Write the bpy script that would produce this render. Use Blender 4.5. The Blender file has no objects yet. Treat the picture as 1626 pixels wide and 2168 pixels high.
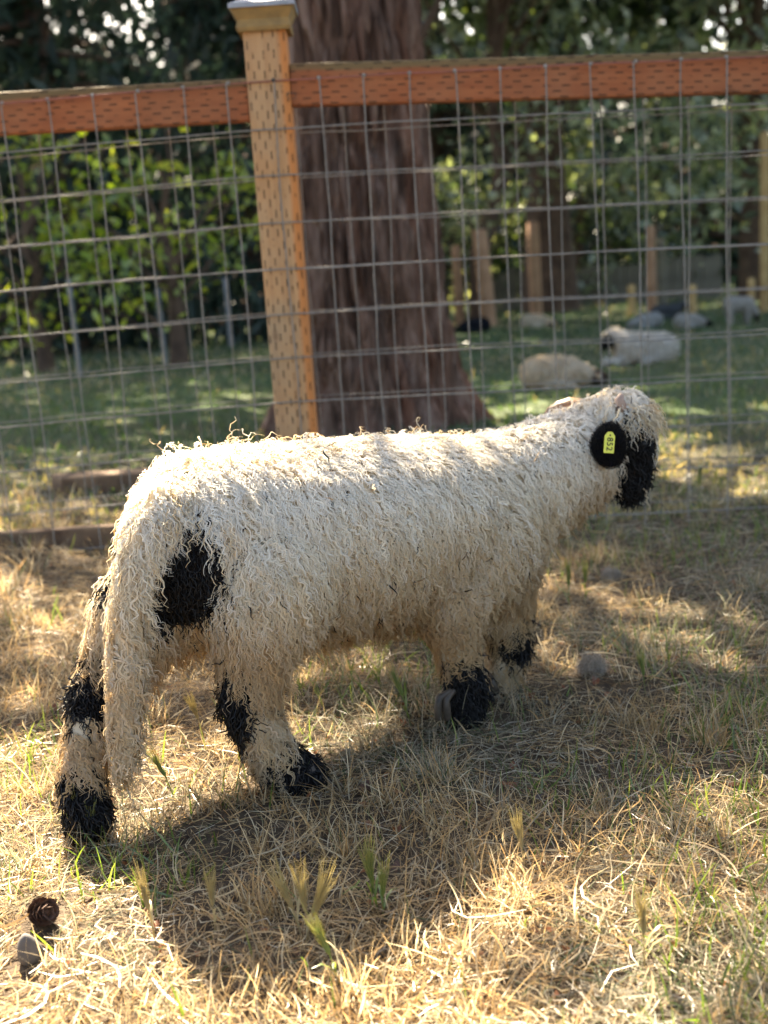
import bpy, math, random
import numpy as np
from mathutils import Vector, Matrix

# ------------------------------------------------------------------ camera, world, sun, exposure
sc = bpy.context.scene
COL = sc.collection
RNG = np.random.default_rng(11)
random.seed(5)
IMW, IMH, FPX, CAMH = 1626., 2168., 2600., .69
PITCH, ROLL = math.radians(12.24), math.radians(3.8)
FW = np.array([0, math.cos(PITCH), -math.sin(PITCH)])
_r0 = np.array([1., 0, 0]); _u0 = np.array([0, math.sin(PITCH), math.cos(PITCH)])
UP = math.cos(ROLL)*_u0 + math.sin(ROLL)*_r0
RT = math.cos(ROLL)*_r0 - math.sin(ROLL)*_u0
CAM = np.array([0, 0, CAMH])
cd = bpy.data.cameras.new('camera'); cam = bpy.data.objects.new('camera', cd); COL.objects.link(cam)
cd.sensor_fit = 'HORIZONTAL'; cd.sensor_width = 36; cd.lens = FPX/IMW*36
cd.clip_start = .05; cd.clip_end = 2000
M = Matrix.Identity(4)
for i in range(3):
    M[i][0] = RT[i]; M[i][1] = UP[i]; M[i][2] = -FW[i]; M[i][3] = CAM[i]
cam.matrix_world = M
cd.dof.use_dof = True; cd.dof.focus_distance = 1.5; cd.dof.aperture_fstop = 6.2
sc.camera = cam

SUN_EL, SUN_AZ = math.radians(43), math.radians(-18)      # azimuth from +Y, negative = left
w = bpy.data.worlds.new('World'); sc.world = w; w.use_nodes = True
nt = w.node_tree; bg = nt.nodes['Background']
sky = nt.nodes.new('ShaderNodeTexSky'); sky.sky_type = 'NISHITA'; sky.sun_disc = False
sky.sun_elevation = SUN_EL; sky.sun_rotation = SUN_AZ; sky.air_density = 1.0; sky.dust_density = 3.; sky.ozone_density = .6
nt.links.new(sky.outputs[0], bg.inputs[0]); bg.inputs[1].default_value = .052
sl = bpy.data.lights.new('sun', 'SUN'); sun = bpy.data.objects.new('sun', sl); COL.objects.link(sun)
sl.energy = 5.0; sl.angle = math.radians(.55); sl.color = (1, .89, .72)
sdir = Vector((math.sin(SUN_AZ)*math.cos(SUN_EL), math.cos(SUN_AZ)*math.cos(SUN_EL), math.sin(SUN_EL)))
sun.rotation_euler = sdir.to_track_quat('Z', 'Y').to_euler(); sun.location = (-2, 14, 15)
sc.view_settings.view_transform = 'Standard'; sc.view_settings.look = 'None'
sc.view_settings.exposure = 3.35; sc.view_settings.gamma = 1
sc.view_settings.use_white_balance = True; sc.view_settings.white_balance_temperature = 7100
sc.cycles.max_bounces = 8; sc.cycles.transparent_max_bounces = 8
sc.cycles.diffuse_bounces = 4
sc.cycles.sample_clamp_indirect = 6
sc.cycles.use_denoising = True

# ------------------------------------------------------------------ helpers
_tab = np.random.default_rng(3).random((64, 64, 64))
def vn(x, y, z=0.):
    x, y, z = np.broadcast_arrays(np.asarray(x, float), np.asarray(y, float), np.asarray(z, float))
    xi, yi, zi = np.floor(x).astype(int), np.floor(y).astype(int), np.floor(z).astype(int)
    fx, fy, fz = x-xi, y-yi, z-zi
    fx, fy, fz = [f*f*(3-2*f) for f in (fx, fy, fz)]
    o = 0
    for a in (0, 1):
        for b in (0, 1):
            for c in (0, 1):
                o = o + _tab[(xi+a) & 63, (yi+b) & 63, (zi+c) & 63]*(fx if a else 1-fx)*(fy if b else 1-fy)*(fz if c else 1-fz)
    return o
def fbm(x, y, z=0., n=3):
    return sum(vn(x*2**i+7*i, y*2**i+3*i, z*2**i)*.5**i for i in range(n))/(2-.5**(n-1))

def gz(x, y):
    x = np.asarray(x, float); y = np.asarray(y, float)
    s = -np.clip(y-4, 0, 24)*.03
    near = .045*(fbm(x*2.2+9, y*2.2+4)-.5)+.02*(fbm(x*9+2, y*9+8)-.5)
    left = .06*np.clip((-x-.45)/.5, 0, 1)*np.clip((y-1.9)/.7, 0, 1)
    return s+near+left
def gzz(x, y): return float(gz(x, y))
def ray(px, py): return FW + RT*(px-IMW/2)/FPX - UP*(py-IMH/2)/FPX
def at(px, py, Y):
    d = ray(px, py); return CAM + d*(Y/d[1])
def onground(px, py):
    d = ray(px, py); t = .8
    while t < 200:
        p = CAM+d*t
        if p[2] < gz(p[0], p[1]): break
        t *= 1.004
    p[2] = gzz(p[0], p[1]); return p

def mesh(name, v, f, mat=None, parent=None, smooth=True, col=None, link=True, normals=None):
    v = np.asarray(v, np.float32).reshape(-1, 3); m = bpy.data.meshes.new(name)
    if isinstance(f, list) and f and not isinstance(f[0], (int, np.integer)) and len({len(q) for q in f}) > 1:
        m.from_pydata([tuple(map(float, q)) for q in v], [], [tuple(int(i) for i in q) for q in f])
    else:
        f = np.asarray(f, np.int32); k = f.shape[1]; n = len(f)
        m.vertices.add(len(v)); m.vertices.foreach_set('co', v.ravel())
        m.loops.add(n*k); m.loops.foreach_set('vertex_index', f.ravel())
        m.polygons.add(n); m.polygons.foreach_set('loop_start', np.arange(0, n*k, k, dtype=np.int32))
        m.update(calc_edges=True)
    m.polygons.foreach_set('use_smooth', np.full(len(m.polygons), smooth))
    if col is not None:
        a = m.attributes.new('Col', 'FLOAT_COLOR', 'POINT')
        c = np.ones((len(v), 4), np.float32); c[:, :3] = col; a.data.foreach_set('color', c.ravel())
    m.update()
    if normals is not None: m.normals_split_custom_set_from_vertices(np.asarray(normals, np.float32))
    if mat: m.materials.append(mat)
    if not link: return m
    o = bpy.data.objects.new(name, m); COL.objects.link(o)
    if parent: o.parent = parent
    return o
def obj(name, m, parent=None, loc=None):
    o = bpy.data.objects.new(name, m); COL.objects.link(o)
    if parent: o.parent = parent
    if loc is not None: o.location = loc
    return o
def thing(name, label, cat, group=None, loc=(0, 0, 0)):
    o = bpy.data.objects.new(name, None); o.empty_display_size = .05; COL.objects.link(o); o.location = loc
    return tag(o, label, cat, group)
def tag(o, label, cat, group=None):
    o['label'] = label; o['category'] = cat
    if group: o['group'] = group
    return o
def setparent(o, p):           # keep world coordinates of vertices already placed in world space
    o.parent = p; o.matrix_parent_inverse = Matrix.Translation(-Vector(p.location)); return o

def nrm(a): return a/np.maximum(np.linalg.norm(a, axis=-1, keepdims=True), 1e-9)
def tubes(P, R, sides=3):
    """P (n,k,3) centre lines, R (n,k) radii -> verts, quads"""
    n, k, _ = P.shape
    T = np.gradient(P, axis=1); T = nrm(T)
    ref = nrm(RNG.normal(size=(n, 1, 3)))
    A = nrm(np.cross(T, ref)); B = np.cross(T, A)
    ang = np.arange(sides)*2*math.pi/sides
    V = P[:, :, None, :] + R[:, :, None, None]*(A[:, :, None, :]*np.cos(ang)[None, None, :, None]+B[:, :, None, :]*np.sin(ang)[None, None, :, None])
    idx = np.arange(n*k*sides).reshape(n, k, sides)
    a = idx[:, :-1]; b = idx[:, 1:]
    F = np.stack([a, np.roll(a, -1, 2), np.roll(b, -1, 2), b], -1).reshape(-1, 4)
    return V.reshape(-1, 3), F
def ribbons(P, Wd, side):
    """P (n,k,3), Wd (n,k) half widths, side (n,3) -> verts, quads"""
    n, k, _ = P.shape
    T = nrm(np.gradient(P, axis=1)); S = nrm(np.cross(T, nrm(np.cross(np.broadcast_to(side[:, None], P.shape), T))))
    V = np.stack([P-S*Wd[..., None], P+S*Wd[..., None]], 2)
    idx = np.arange(n*k*2).reshape(n, k, 2)
    F = np.stack([idx[:, :-1, 0], idx[:, :-1, 1], idx[:, 1:, 1], idx[:, 1:, 0]], -1).reshape(-1, 4)
    return V.reshape(-1, 3), F
def tube1(pts, rad, sides=8):
    P = np.asarray(pts, float)[None]; R = np.broadcast_to(np.asarray(rad, float), P.shape[:2])
    return tubes(P, R, sides)
def boxv(x0, x1, y0, y1, z0, z1):
    v = [(x, y, z) for z in (z0, z1) for y in (y0, y1) for x in (x0, x1)]
    f = [(0, 2, 3, 1), (4, 5, 7, 6), (0, 1, 5, 4), (2, 6, 7, 3), (0, 4, 6, 2), (1, 3, 7, 5)]
    return np.array(v, float), np.array(f)
def joinvf(parts):
    V, Fs, o = [], [], 0
    for v, f in parts:
        V.append(np.asarray(v).reshape(-1, 3)); Fs.append(np.asarray(f)+o); o += len(V[-1])
    return np.concatenate(V), np.concatenate(Fs)
def bevel(o, wd=.003, seg=2):
    b = o.modifiers.new('bevel', 'BEVEL'); b.width = wd; b.segments = seg; b.limit_method = 'ANGLE'; return o
def sphere(c, r, nu=14, nv=9):
    c = np.asarray(c, float); r = np.broadcast_to(np.asarray(r, float), 3)
    th = np.linspace(0, math.pi, nv); ph = np.arange(nu)*2*math.pi/nu
    V = np.stack([np.outer(np.sin(th), np.cos(ph)), np.outer(np.sin(th), np.sin(ph)), np.outer(np.cos(th), np.ones(nu))], -1)*r+c
    i = np.arange(nv*nu).reshape(nv, nu)
    F = np.stack([i[:-1], i[1:], np.roll(i[1:], -1, 1), np.roll(i[:-1], -1, 1)], -1).reshape(-1, 4)
    return V.reshape(-1, 3), F

# ------------------------------------------------------------------ materials
class NT:
    def __init__(s, name):
        s.m = bpy.data.materials.new(name); s.m.use_nodes = True; s.t = s.m.node_tree; s.n = s.t.nodes
        s.b = s.n['Principled BSDF']; s.out = s.n['Material Output']
    def new(s, ty, **k):
        x = s.n.new('ShaderNode'+ty)
        for a, b in k.items():
            if a.startswith('i_'):
                key = a[2:]; key = int(key) if key.isdigit() else key.replace('_', ' ')
                if hasattr(b, 'is_output'): s.t.links.new(b, x.inputs[key])
                else: x.inputs[key].default_value = b
            else: setattr(x, a, b)
        return x
    def link(s, a, b): s.t.links.new(a, b)
    def math(s, op, a, b=0., clamp=False):
        x = s.n.new('ShaderNodeMath'); x.operation = op; x.use_clamp = clamp
        for i, q in enumerate((a, b)):
            if hasattr(q, 'is_output'): s.link(q, x.inputs[i])
            else: x.inputs[i].default_value = q
        return x.outputs[0]
    def ramp(s, fac, stops):
        x = s.n.new('ShaderNodeValToRGB'); e = x.color_ramp.elements
        while len(e) < len(stops): e.new(.5)
        for q, (p, c) in zip(e, stops): q.position = p; q.color = (*c, 1)
        s.link(fac, x.inputs[0]); return x.outputs[0]
    def noise(s, vec=None, scale=5., detail=4., rough=.55, dist=0.):
        x = s.new('TexNoise'); x.inputs['Scale'].default_value = scale; x.inputs['Detail'].default_value = detail
        x.inputs['Roughness'].default_value = rough; x.inputs['Distortion'].default_value = dist
        if vec is not None: s.link(vec, x.inputs['Vector'])
        return x.outputs[0]
    def obj(s, scale=(1, 1, 1), kind='Object'):
        tc = s.new('TexCoord'); mp = s.new('Mapping'); mp.inputs['Scale'].default_value = scale
        s.link(tc.outputs[kind], mp.inputs[0]); return mp.outputs[0]
    def mix(s, fac, a, b, mode='MIX'):
        x = s.n.new('ShaderNodeMix'); x.data_type = 'RGBA'; x.blend_type = mode
        for i, q in ((0, fac), (6, a), (7, b)):
            if hasattr(q, 'is_output'): s.link(q, x.inputs[i])
            else: x.inputs[i].default_value = q if i == 0 else (*q, 1)
        return x.outputs[2]
    def bump(s, hgt, strength=.5, dist=.01):
        x = s.new('Bump'); x.inputs['Strength'].default_value = strength; x.inputs['Distance'].default_value = dist
        s.link(hgt, x.inputs['Height']); s.link(x.outputs[0], s.b.inputs['Normal']); return x
    def base(s, c, rough=.8, spec=.3, metal=0.):
        if hasattr(c, 'is_output'): s.link(c, s.b.inputs['Base Color'])
        else: s.b.inputs['Base Color'].default_value = (*c, 1)
        s.b.inputs['Roughness'].default_value = rough; s.b.inputs['Specular IOR Level'].default_value = spec
        s.b.inputs['Metallic'].default_value = metal; return s.m

def fibre(name, trans=.35, tint=(1, 1, 1), gloss=.0, grough=.4, tcol=None):
    """strands, blades and leaves: colour per strand, light passes through"""
    s = NT(name); a = s.new('Attribute', attribute_name='Col'); c = a.outputs['Color']
    if tint != (1, 1, 1): c = s.mix(1., c, tint, 'MULTIPLY')
    d = s.new('BsdfDiffuse'); s.link(c, d.inputs[0])
    t = s.new('BsdfTranslucent'); s.link(c if tcol is None else s.mix(1., c, tcol, 'MULTIPLY'), t.inputs[0])
    mx = s.new('MixShader'); mx.inputs[0].default_value = trans
    s.link(d.outputs[0], mx.inputs[1]); s.link(t.outputs[0], mx.inputs[2]); o = mx.outputs[0]
    if gloss:
        g = s.new('BsdfGlossy'); g.inputs['Roughness'].default_value = grough
        m2 = s.new('MixShader'); m2.inputs[0].default_value = gloss
        s.link(o, m2.inputs[1]); s.link(g.outputs[0], m2.inputs[2]); o = m2.outputs[0]
    s.link(o, s.out.inputs[0]); s.n.remove(s.b); return s.m

M_WOOL = fibre('cream_wool', .45, tcol=(1, .9, .72))
M_BLACK = fibre('black_wool', .1, gloss=.03, grough=.42)
M_STRAW = fibre('dry_straw', .52, gloss=.03, grough=.35)
M_LEAF = fibre('leaf', .5, gloss=.06, grough=.35, tcol=(1.25, 1.15, .45))
M_NEEDLE = fibre('conifer_spray', .22, gloss=.03, grough=.5)

def m_solid(name, c, c2=None, scale=12, rough=.8, spec=.3, bump=0., metal=0., kind='Object'):
    s = NT(name)
    if c2 is None: c2 = tuple(x*.7 for x in c)
    n = s.noise(s.obj(kind=kind), scale, 5)
    if bump: s.bump(n, bump, .01)
    return s.base(s.ramp(n, [(.3, c2), (.7, c)]), rough, spec, metal)

def m_soil():
    s = NT('soil'); v = s.obj()
    n = s.noise(v, 3.5, 6, .6); n2 = s.noise(v, 60, 4, .7)
    c = s.ramp(n, [(.3, (.025, .018, .013)), (.55, (.055, .04, .028)), (.75, (.11, .08, .055))])
    c = s.mix(.55, c, s.ramp(n2, [(.3, (.014, .010, .008)), (.6, (.11, .08, .05))]))
    g = s.noise(v, .9, 4)
    sep = s.new('SeparateXYZ'); s.link(v, sep.inputs[0])
    far = s.math('MULTIPLY', s.math('SUBTRACT', sep.outputs[1], 3.2), .6, True)
    far = s.math('MULTIPLY', far, s.math('ADD', s.math('MULTIPLY', g, 1.6), -.1, True))
    c = s.mix(far, c, (.045, .085, .032))
    s.bump(n2, .9, .012); return s.base(c, .95, .15)
M_SOIL = m_soil()

def m_wood(name, axis, a, b, worn, slit_axis_scale=(.0115, .042), topband=None, side=None):
    """incised pressure treated timber; axis = index of the grain direction"""
    s = NT(name); tc = s.new('TexCoord'); sep = s.new('SeparateXYZ'); s.link(tc.outputs['Object'], sep.inputs[0])
    L = sep.outputs[axis]; C = sep.outputs[0 if axis == 2 else 2]
    sc3 = [60, 60, 60]; sc3[axis] = 3
    mp = s.new('Mapping'); mp.inputs['Scale'].default_value = sc3; s.link(tc.outputs['Object'], mp.inputs[0])
    gr = s.noise(mp.outputs[0], 1., 5, .6, .4)
    blotch = s.noise(tc.outputs['Object'], 5.5, 4, .6)
    c = s.ramp(gr, [(.3, b), (.7, a)])
    c = s.mix(s.math('MULTIPLY', s.math('SUBTRACT', blotch, .42), 2.6, True), c, worn)
    if side is not None:      # fresher strip along one arris
        e = s.math('ADD', C, s.math('MULTIPLY', s.math('SUBTRACT', blotch, .5), .03))
        c = s.mix(s.math('MULTIPLY', s.math('SUBTRACT', e, side[0]), 90, True), c, side[1])
    if topband is not None:   # weathered upper edge
        e = s.math('ADD', C, s.math('MULTIPLY', s.math('SUBTRACT', blotch, .5), .012))
        c = s.mix(s.math('MULTIPLY', s.math('SUBTRACT', e, topband[0]), 120, True), c, topband[1])
    sk = [9, 9, 9]; sk[axis] = 4.5; mk = s.new('Mapping'); mk.inputs['Scale'].default_value = sk; s.link(tc.outputs['Object'], mk.inputs[0])
    vo = s.new('TexVoronoi'); vo.inputs['Scale'].default_value = 1.; vo.inputs['Randomness'].default_value = 1.; s.link(mk.outputs[0], vo.inputs['Vector'])
    kn = s.math('MULTIPLY', s.math('SUBTRACT', .13, s.math('ADD', vo.outputs['Distance'], s.math('MULTIPLY', gr, .06))), 22, True)
    c = s.mix(s.math('MULTIPLY', kn, .75), c, (.10, .04, .018))
    stn = s.noise(tc.outputs['Object'], 2.3, 5, .65); c = s.mix(s.math('MULTIPLY', s.math('SUBTRACT', stn, .5), 2.2, True), c, tuple(q*.55 for q in worn))
    u = s.math('DIVIDE', s.math('ADD', C, s.math('MULTIPLY', s.math('SUBTRACT', stn, .5), .012)), slit_axis_scale[0]); fl = s.math('FLOOR', u)
    wn = s.new('TexWhiteNoise', noise_dimensions='1D'); s.link(fl, wn.inputs['W'])
    v = s.math('ADD', s.math('DIVIDE', L, slit_axis_scale[1]), s.math('ADD', s.math('MULTIPLY', s.math('MODULO', s.math('ADD', fl, 40), 2), .5), s.math('MULTIPLY', wn.outputs[0], .35)))
    du = s.math('ABSOLUTE', s.math('SUBTRACT', s.math('FRACT', u), .5))
    sl_ = s.math('MULTIPLY', s.math('LESS_THAN', du, .14), s.math('LESS_THAN', s.math('FRACT', s.math('ADD', v, s.math('MULTIPLY', gr, .35))), .42))
    sl_ = s.math('MULTIPLY', sl_, s.math('MULTIPLY', s.math('SUBTRACT', s.noise(tc.outputs['Object'], 22, 2), .38), 9, True))
    c = s.mix(s.math('MULTIPLY', sl_, .82), c, (.03, .018, .01))
    hgt = s.math('SUBTRACT', s.math('MULTIPLY', gr, .3), sl_)
    s.bump(hgt, .6, .003); return s.base(c, .8, .25)
M_RAIL = m_wood('rail_timber', 0, (.33, .115, .045), (.24, .072, .028), (.29, .125, .06), topband=(.024, (.15, .10, .045)))
M_POST = m_wood('post_timber', 2, (.47, .28, .135), (.36, .19, .085), (.37, .27, .165), side=(.024, (.46, .18, .055)))
M_CAPWOOD = m_solid('weathered_cap_wood', (.30, .19, .07), (.17, .115, .05), 30, .8, .3, .2)
M_TIN = m_solid('galvanised_cap', (.34, .36, .39), (.2, .215, .24), 24, .6, .4, .1, .2)
M_WIRE = m_solid('galvanised_wire', (.26, .24, .21), (.16, .145, .125), 50, .75, .2, 0., .0)
M_WIRERED = m_solid('rusty_red_wire', (.30, .10, .075), (.2, .07, .05), 40, .6, .4, 0., .2)
M_STAPLE = m_solid('staple_steel', (.10, .09, .08), (.05, .045, .04), 40, .5, .5, 0., .6)
M_BOARD = m_solid('weathered_board', (.20, .135, .085), (.075, .045, .03), 16, .9, .2, .4)
M_STAKE = m_solid('peeled_stake', (.52, .36, .16), (.36, .22, .09), 6, .85, .2, .3)
M_FPOST = m_solid('old_fence_post_wood', (.42, .25, .15), (.27, .15, .085), 5, .9, .2, .3)
M_GPOST = m_solid('grey_metal_post', (.22, .23, .24), (.13, .135, .14), 6, .6, .4, .0, .3)
M_HORN = m_solid('horn', (.24, .125, .05), (.10, .05, .022), 60, .45, .5, .15)
M_NUB = m_solid('horn_bud', (.42, .29, .22), (.26, .17, .12), 60, .6, .4, .2)
M_HOOF = m_solid('hoof', (.075, .055, .038), (.018, .013, .010), 60, .55, .4, .25)
M_TAG = m_solid('yellow_tag', (.72, .72, .09), (.62, .62, .08), 20, .4, .5)
M_INK = m_solid('black_ink', (.012, .012, .012), None, 20, .5, .3)
M_EAR = m_solid('black_ear_velvet', (.006, .006, .009), (.003, .003, .005), 90, .9, .12, .4)
M_STONE = m_solid('grey_stone', (.13, .12, .11), (.08, .072, .066), 30, .85, .3, .3)
M_CONE = m_solid('pine_cone_scale', (.13, .07, .045), (.05, .026, .018), 40, .7, .3, .3)
M_SKIN = m_solid('fleece_underlayer', (.50, .40, .27), (.40, .31, .2), 40, .95, .1, .3)
M_SKINB = m_solid('dark_underlayer', (.011, .010, .010), None, 40, .9, .1)
M_WALL = m_solid('old_plank', (.20, .18, .14), (.11, .10, .08), 4, .9, .2, .2)

def m_bark():
    s = NT('bark'); v = s.obj((1, 1, .16)); n = s.noise(v, 22, 6, .65, .6); n2 = s.noise(s.obj(), 3, 3)
    geo = s.new('Attribute', attribute_name='Col')
    c = s.ramp(n, [(.28, (.02, .013, .010)), (.48, (.115, .072, .052)), (.72, (.235, .175, .14))])
    c = s.mix(s.math('MULTIPLY', s.math('SUBTRACT', n2, .55), 2., True), c, (.15, .065, .04), 'MIX')
    c = s.mix(1., c, geo.outputs['Color'], 'MULTIPLY')
    s.bump(n, 1., .035); return s.base(c, .95, .15)
M_BARK = m_bark()
M_BARK2 = m_solid('thin_bark', (.13, .085, .06), (.055, .036, .027), 7, .95, .15, .5)

# ------------------------------------------------------------------ ground
def axis_pts(lo, a, b, hi, step, grow=1.18):
    mid = list(np.arange(a, b, step)); up = [b]; s = step
    while up[-1] < hi: s *= grow; up.append(up[-1]+s)
    dn = []; s = step; q = a
    while q > lo: s *= grow; q -= s; dn.append(q)
    return np.array(dn[::-1]+mid+up)
gx = axis_pts(-500, -1.4, 1.4, 500, .025); gy = axis_pts(-300, .6, 3.6, 900, .025)
GX, GY = np.meshgrid(gx, gy); GZ = gz(GX, GY)
idx = np.arange(GX.size).reshape(GX.shape)
gf = np.stack([idx[:-1, :-1], idx[:-1, 1:], idx[1:, 1:], idx[1:, :-1]], -1).reshape(-1, 4)
ground = mesh('ground', np.stack([GX, GY, GZ], -1), gf, M_SOIL); ground['kind'] = 'structure'

# ------------------------------------------------------------------ grass and straw
def pick(cols, n):
    cols = np.array(cols); return cols[RNG.integers(len(cols), size=n)]*RNG.uniform(.7, 1.15, (n, 1))
STRAW = [(.50, .35, .17), (.56, .43, .24), (.40, .28, .135), (.62, .52, .34), (.46, .29, .125), (.28, .195, .105)]
GREEN = [(.10, .17, .035), (.14, .21, .05), (.075, .13, .03), (.17, .22, .07)]
GREYG = [(.30, .265, .185), (.22, .205, .14), (.42, .375, .28), (.09, .12, .05), (.36, .29, .19)]
def region(n, x0, x1, y0, y1):
    return RNG.uniform(x0, x1, n), RNG.uniform(y0, y1, n)
def blades(name, x, y, hgt, wid, lean, col, k=5, mat=M_STRAW, parent=None, curl=1.):
    n = len(x); u = np.linspace(0, 1, k)[None]
    az = RNG.uniform(0, 2*math.pi, n); d = np.stack([np.cos(az), np.sin(az), 0*az], -1)
    az2 = az+RNG.normal(0, 1.1, n)*curl; d2 = np.stack([np.cos(az2), np.sin(az2), 0*az], -1)
    r = np.stack([x, y, gz(x, y)-.004], -1)
    up = np.sqrt(np.clip(1-lean**2, .02, 1))
    bend = RNG.uniform(.1, .9, n)*curl
    P = r[:, None] + (hgt*lean)[:, None, None]*(u[..., None]*d[:, None]*(1-.5*u[..., None])+d2[:, None]*.6*(u**2)[..., None])
    P[:, :, 2] += (hgt*up)[:, None]*(u-.45*bend[:, None]*u**2.2)
    Wd = wid[:, None]*(1-.85*u**1.6)
    a3 = RNG.uniform(0, 2*math.pi, n); side = np.stack([np.cos(a3), np.sin(a3), RNG.normal(0, .3, n)], -1)
    V, F = ribbons(P, Wd, side)
    o = mesh(name, V, F, mat, parent, True, np.repeat(col, k*2, 0))
    o['kind'] = 'stuff'; return o
def litter(name, x, y, ln, wid, col, k=3, lift=.012):
    n = len(x); u = np.linspace(-.5, .5, k)[None]
    az = RNG.uniform(0, 2*math.pi, n); d = np.stack([np.cos(az), np.sin(az), 0*az], -1); q = np.stack([-np.sin(az), np.cos(az), 0*az], -1)
    c = np.stack([x, y, 0*x], -1); b = RNG.normal(0, .25, n)
    P = c[:, None]+d[:, None]*(ln[:, None]*u)[..., None]+q[:, None]*(ln[:, None]*b[:, None]*(4*u**2-.3))[..., None]
    P[:, :, 2] = gz(P[:, :, 0], P[:, :, 1])+RNG.uniform(.0, lift, n)[:, None]+RNG.normal(0, .10, n)[:, None]*ln[:, None]*u+.002
    Wd = np.broadcast_to(wid[:, None], (n, k))*(1-.6*np.abs(2*u)**3)
    side = nrm(q+np.array([0, 0, 1.])*RNG.normal(0, .8, (n, 1)))
    V, F = ribbons(P, Wd, side)
    o = mesh(name, V, F, M_STRAW, None, True, np.repeat(col, k*2, 0)); o['kind'] = 'stuff'; return o

EXC = [(*onground(92, 1962)[:2], .030), (*onground(66, 2040)[:2], .022), (*onground(772, 1682)[:2], .016), (*onground(1252, 1428)[:2], .03), (*onground(1295, 1225)[:2], .022)]
def nearpts(n, power=1.):       # points over the foreground, denser where the picture looks
    y = .75+2.5*RNG.random(n)**1.15; x = RNG.uniform(-1, 1, n)*(.42*y+.12)
    k = np.ones(n, bool)
    for ex, ey, er in EXC: k &= (x-ex)**2+((y-ey)*.7)**2 > er*er
    return np.where(k, x, x+3*np.sign(x)), y       # keep the small things free of straw
def straw_cols(x, y, n):
    g = np.clip((fbm(x*2.4+1, y*2.4+5)-.42)*5+(x*2.2), 0, 1)      # greyer and greener to the right
    c = pick(STRAW, n); c2 = pick(GREYG, n); m = RNG.random(n) < .06+g*.8
    c[m] = c2[m]; return c
n = 90000; x, y = nearpts(n)
keep = RNG.random(n) < np.clip((fbm(x*4.5+3, y*4.5+1)-.36)*4.2, .5, 1); x, y = x[keep], y[keep]; n = len(x)
litter('straw_litter', x, y, RNG.uniform(.010, .055, n)*RNG.uniform(.5, 1.2, n), RNG.uniform(.00035, .0009, n), straw_cols(x, y, n))
n = 700; x, y = nearpts(n)
litter('straw_stalks', x, y, RNG.uniform(.05, .12, n), RNG.uniform(.0006, .0013, n), pick(STRAW, n), 6, .02)
n = 30000; x, y = nearpts(n); d = fbm(x*6+13, y*6+21)
keep = RNG.random(n) < np.clip((d-.38)*4.5, .03, 1); x, y, d = x[keep], y[keep], d[keep]; n = len(x)
blades('dry_grass', x, y, RNG.uniform(.018, .062, n)*(.6+d), RNG.uniform(.0004, .0009, n), RNG.uniform(.25, .95, n), straw_cols(x, y, n))
nc = 560; cx_, cy_ = nearpts(nc); k_ = RNG.integers(12, 42, nc); x = np.repeat(cx_, k_)+RNG.normal(0, 1, k_.sum())*np.repeat(RNG.uniform(.006, .024, nc), k_); y = np.repeat(cy_, k_)+RNG.normal(0, 1, k_.sum())*.014; n = len(x)
hh_ = np.repeat(RNG.uniform(.035, .085, nc), k_)*RNG.uniform(.5, 1.2, n)
blades('dry_tufts', x, y, hh_, RNG.uniform(.0005, .0011, n), RNG.uniform(.15, .8, n), straw_cols(x, y, n))
n = 19000; x, y = nearpts(n); d = fbm(x*3.1+33, y*3.1+41)
keep = RNG.random(n) < np.clip((d-.46+.15*x)*5, .04, .8); x, y, d = x[keep], y[keep], d[keep]; n = len(x)
blades('green_grass', x, y, RNG.uniform(.02, .07, n), RNG.uniform(.0007, .0016, n), RNG.uniform(.1, .75, n), pick(GREEN, n), curl=.6, mat=M_LEAF)
# meadow beyond the fence and the verge to both sides
n = 38000; y = 2.9+17*RNG.random(n)**1.9; x = RNG.uniform(-1, 1, n)*(.36*y+.5)
g = np.clip((y-3.0)/1.4, .1, 1)*np.clip((fbm(x*.9+4, y*.9)-.3)*5, .35, 1)
c = pick(GREYG, n); m = RNG.random(n) < g*.92; c[m] = pick([(.05, .11, .035), (.07, .135, .045), (.04, .085, .03), (.12, .17, .06)], m.sum())
blades('meadow_grass', x, y, RNG.uniform(.015, .05, n)*(1+.06*y), RNG.uniform(.0014, .0028, n)*(1+.12*y), RNG.uniform(.2, .9, n), c, k=3, mat=M_LEAF)
n = 16000; x = RNG.uniform(-1.9, 1.9, n); y = RNG.uniform(.3, 3.4, n); keep = np.abs(x) > .42*y+.1; x, y = x[keep], y[keep]; n = len(x)
blades('verge_grass', x, y, RNG.uniform(.03, .09, n), RNG.uniform(.0008, .0018, n), RNG.uniform(.2, .95, n), straw_cols(x, y, n), k=4)
# crumbs of dead leaf and bark in the straw
n = 1500; x, y = nearpts(n); s = RNG.uniform(.002, .007, n)
az = RNG.uniform(0, 6.28, n); base = np.stack([x, y, gz(x, y)+.006], -1)
q = [(-1, -.6), (1, -.5), (.8, .7), (-.7, .5)]
V = np.stack([base+np.stack([s*(a*np.cos(az)-b*np.sin(az)), s*(a*np.sin(az)+b*np.cos(az)), s*RNG.normal(0, .5, n)], -1) for a, b in q], 1)
o = mesh('leaf_crumbs', V, np.arange(n*4).reshape(n, 4), M_STRAW, None, False, np.repeat(pick([(.22, .075, .03), (.12, .06, .035), (.30, .12, .05), (.06, .04, .03)], n), 4, 0)); o['kind'] = 'stuff'

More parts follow.
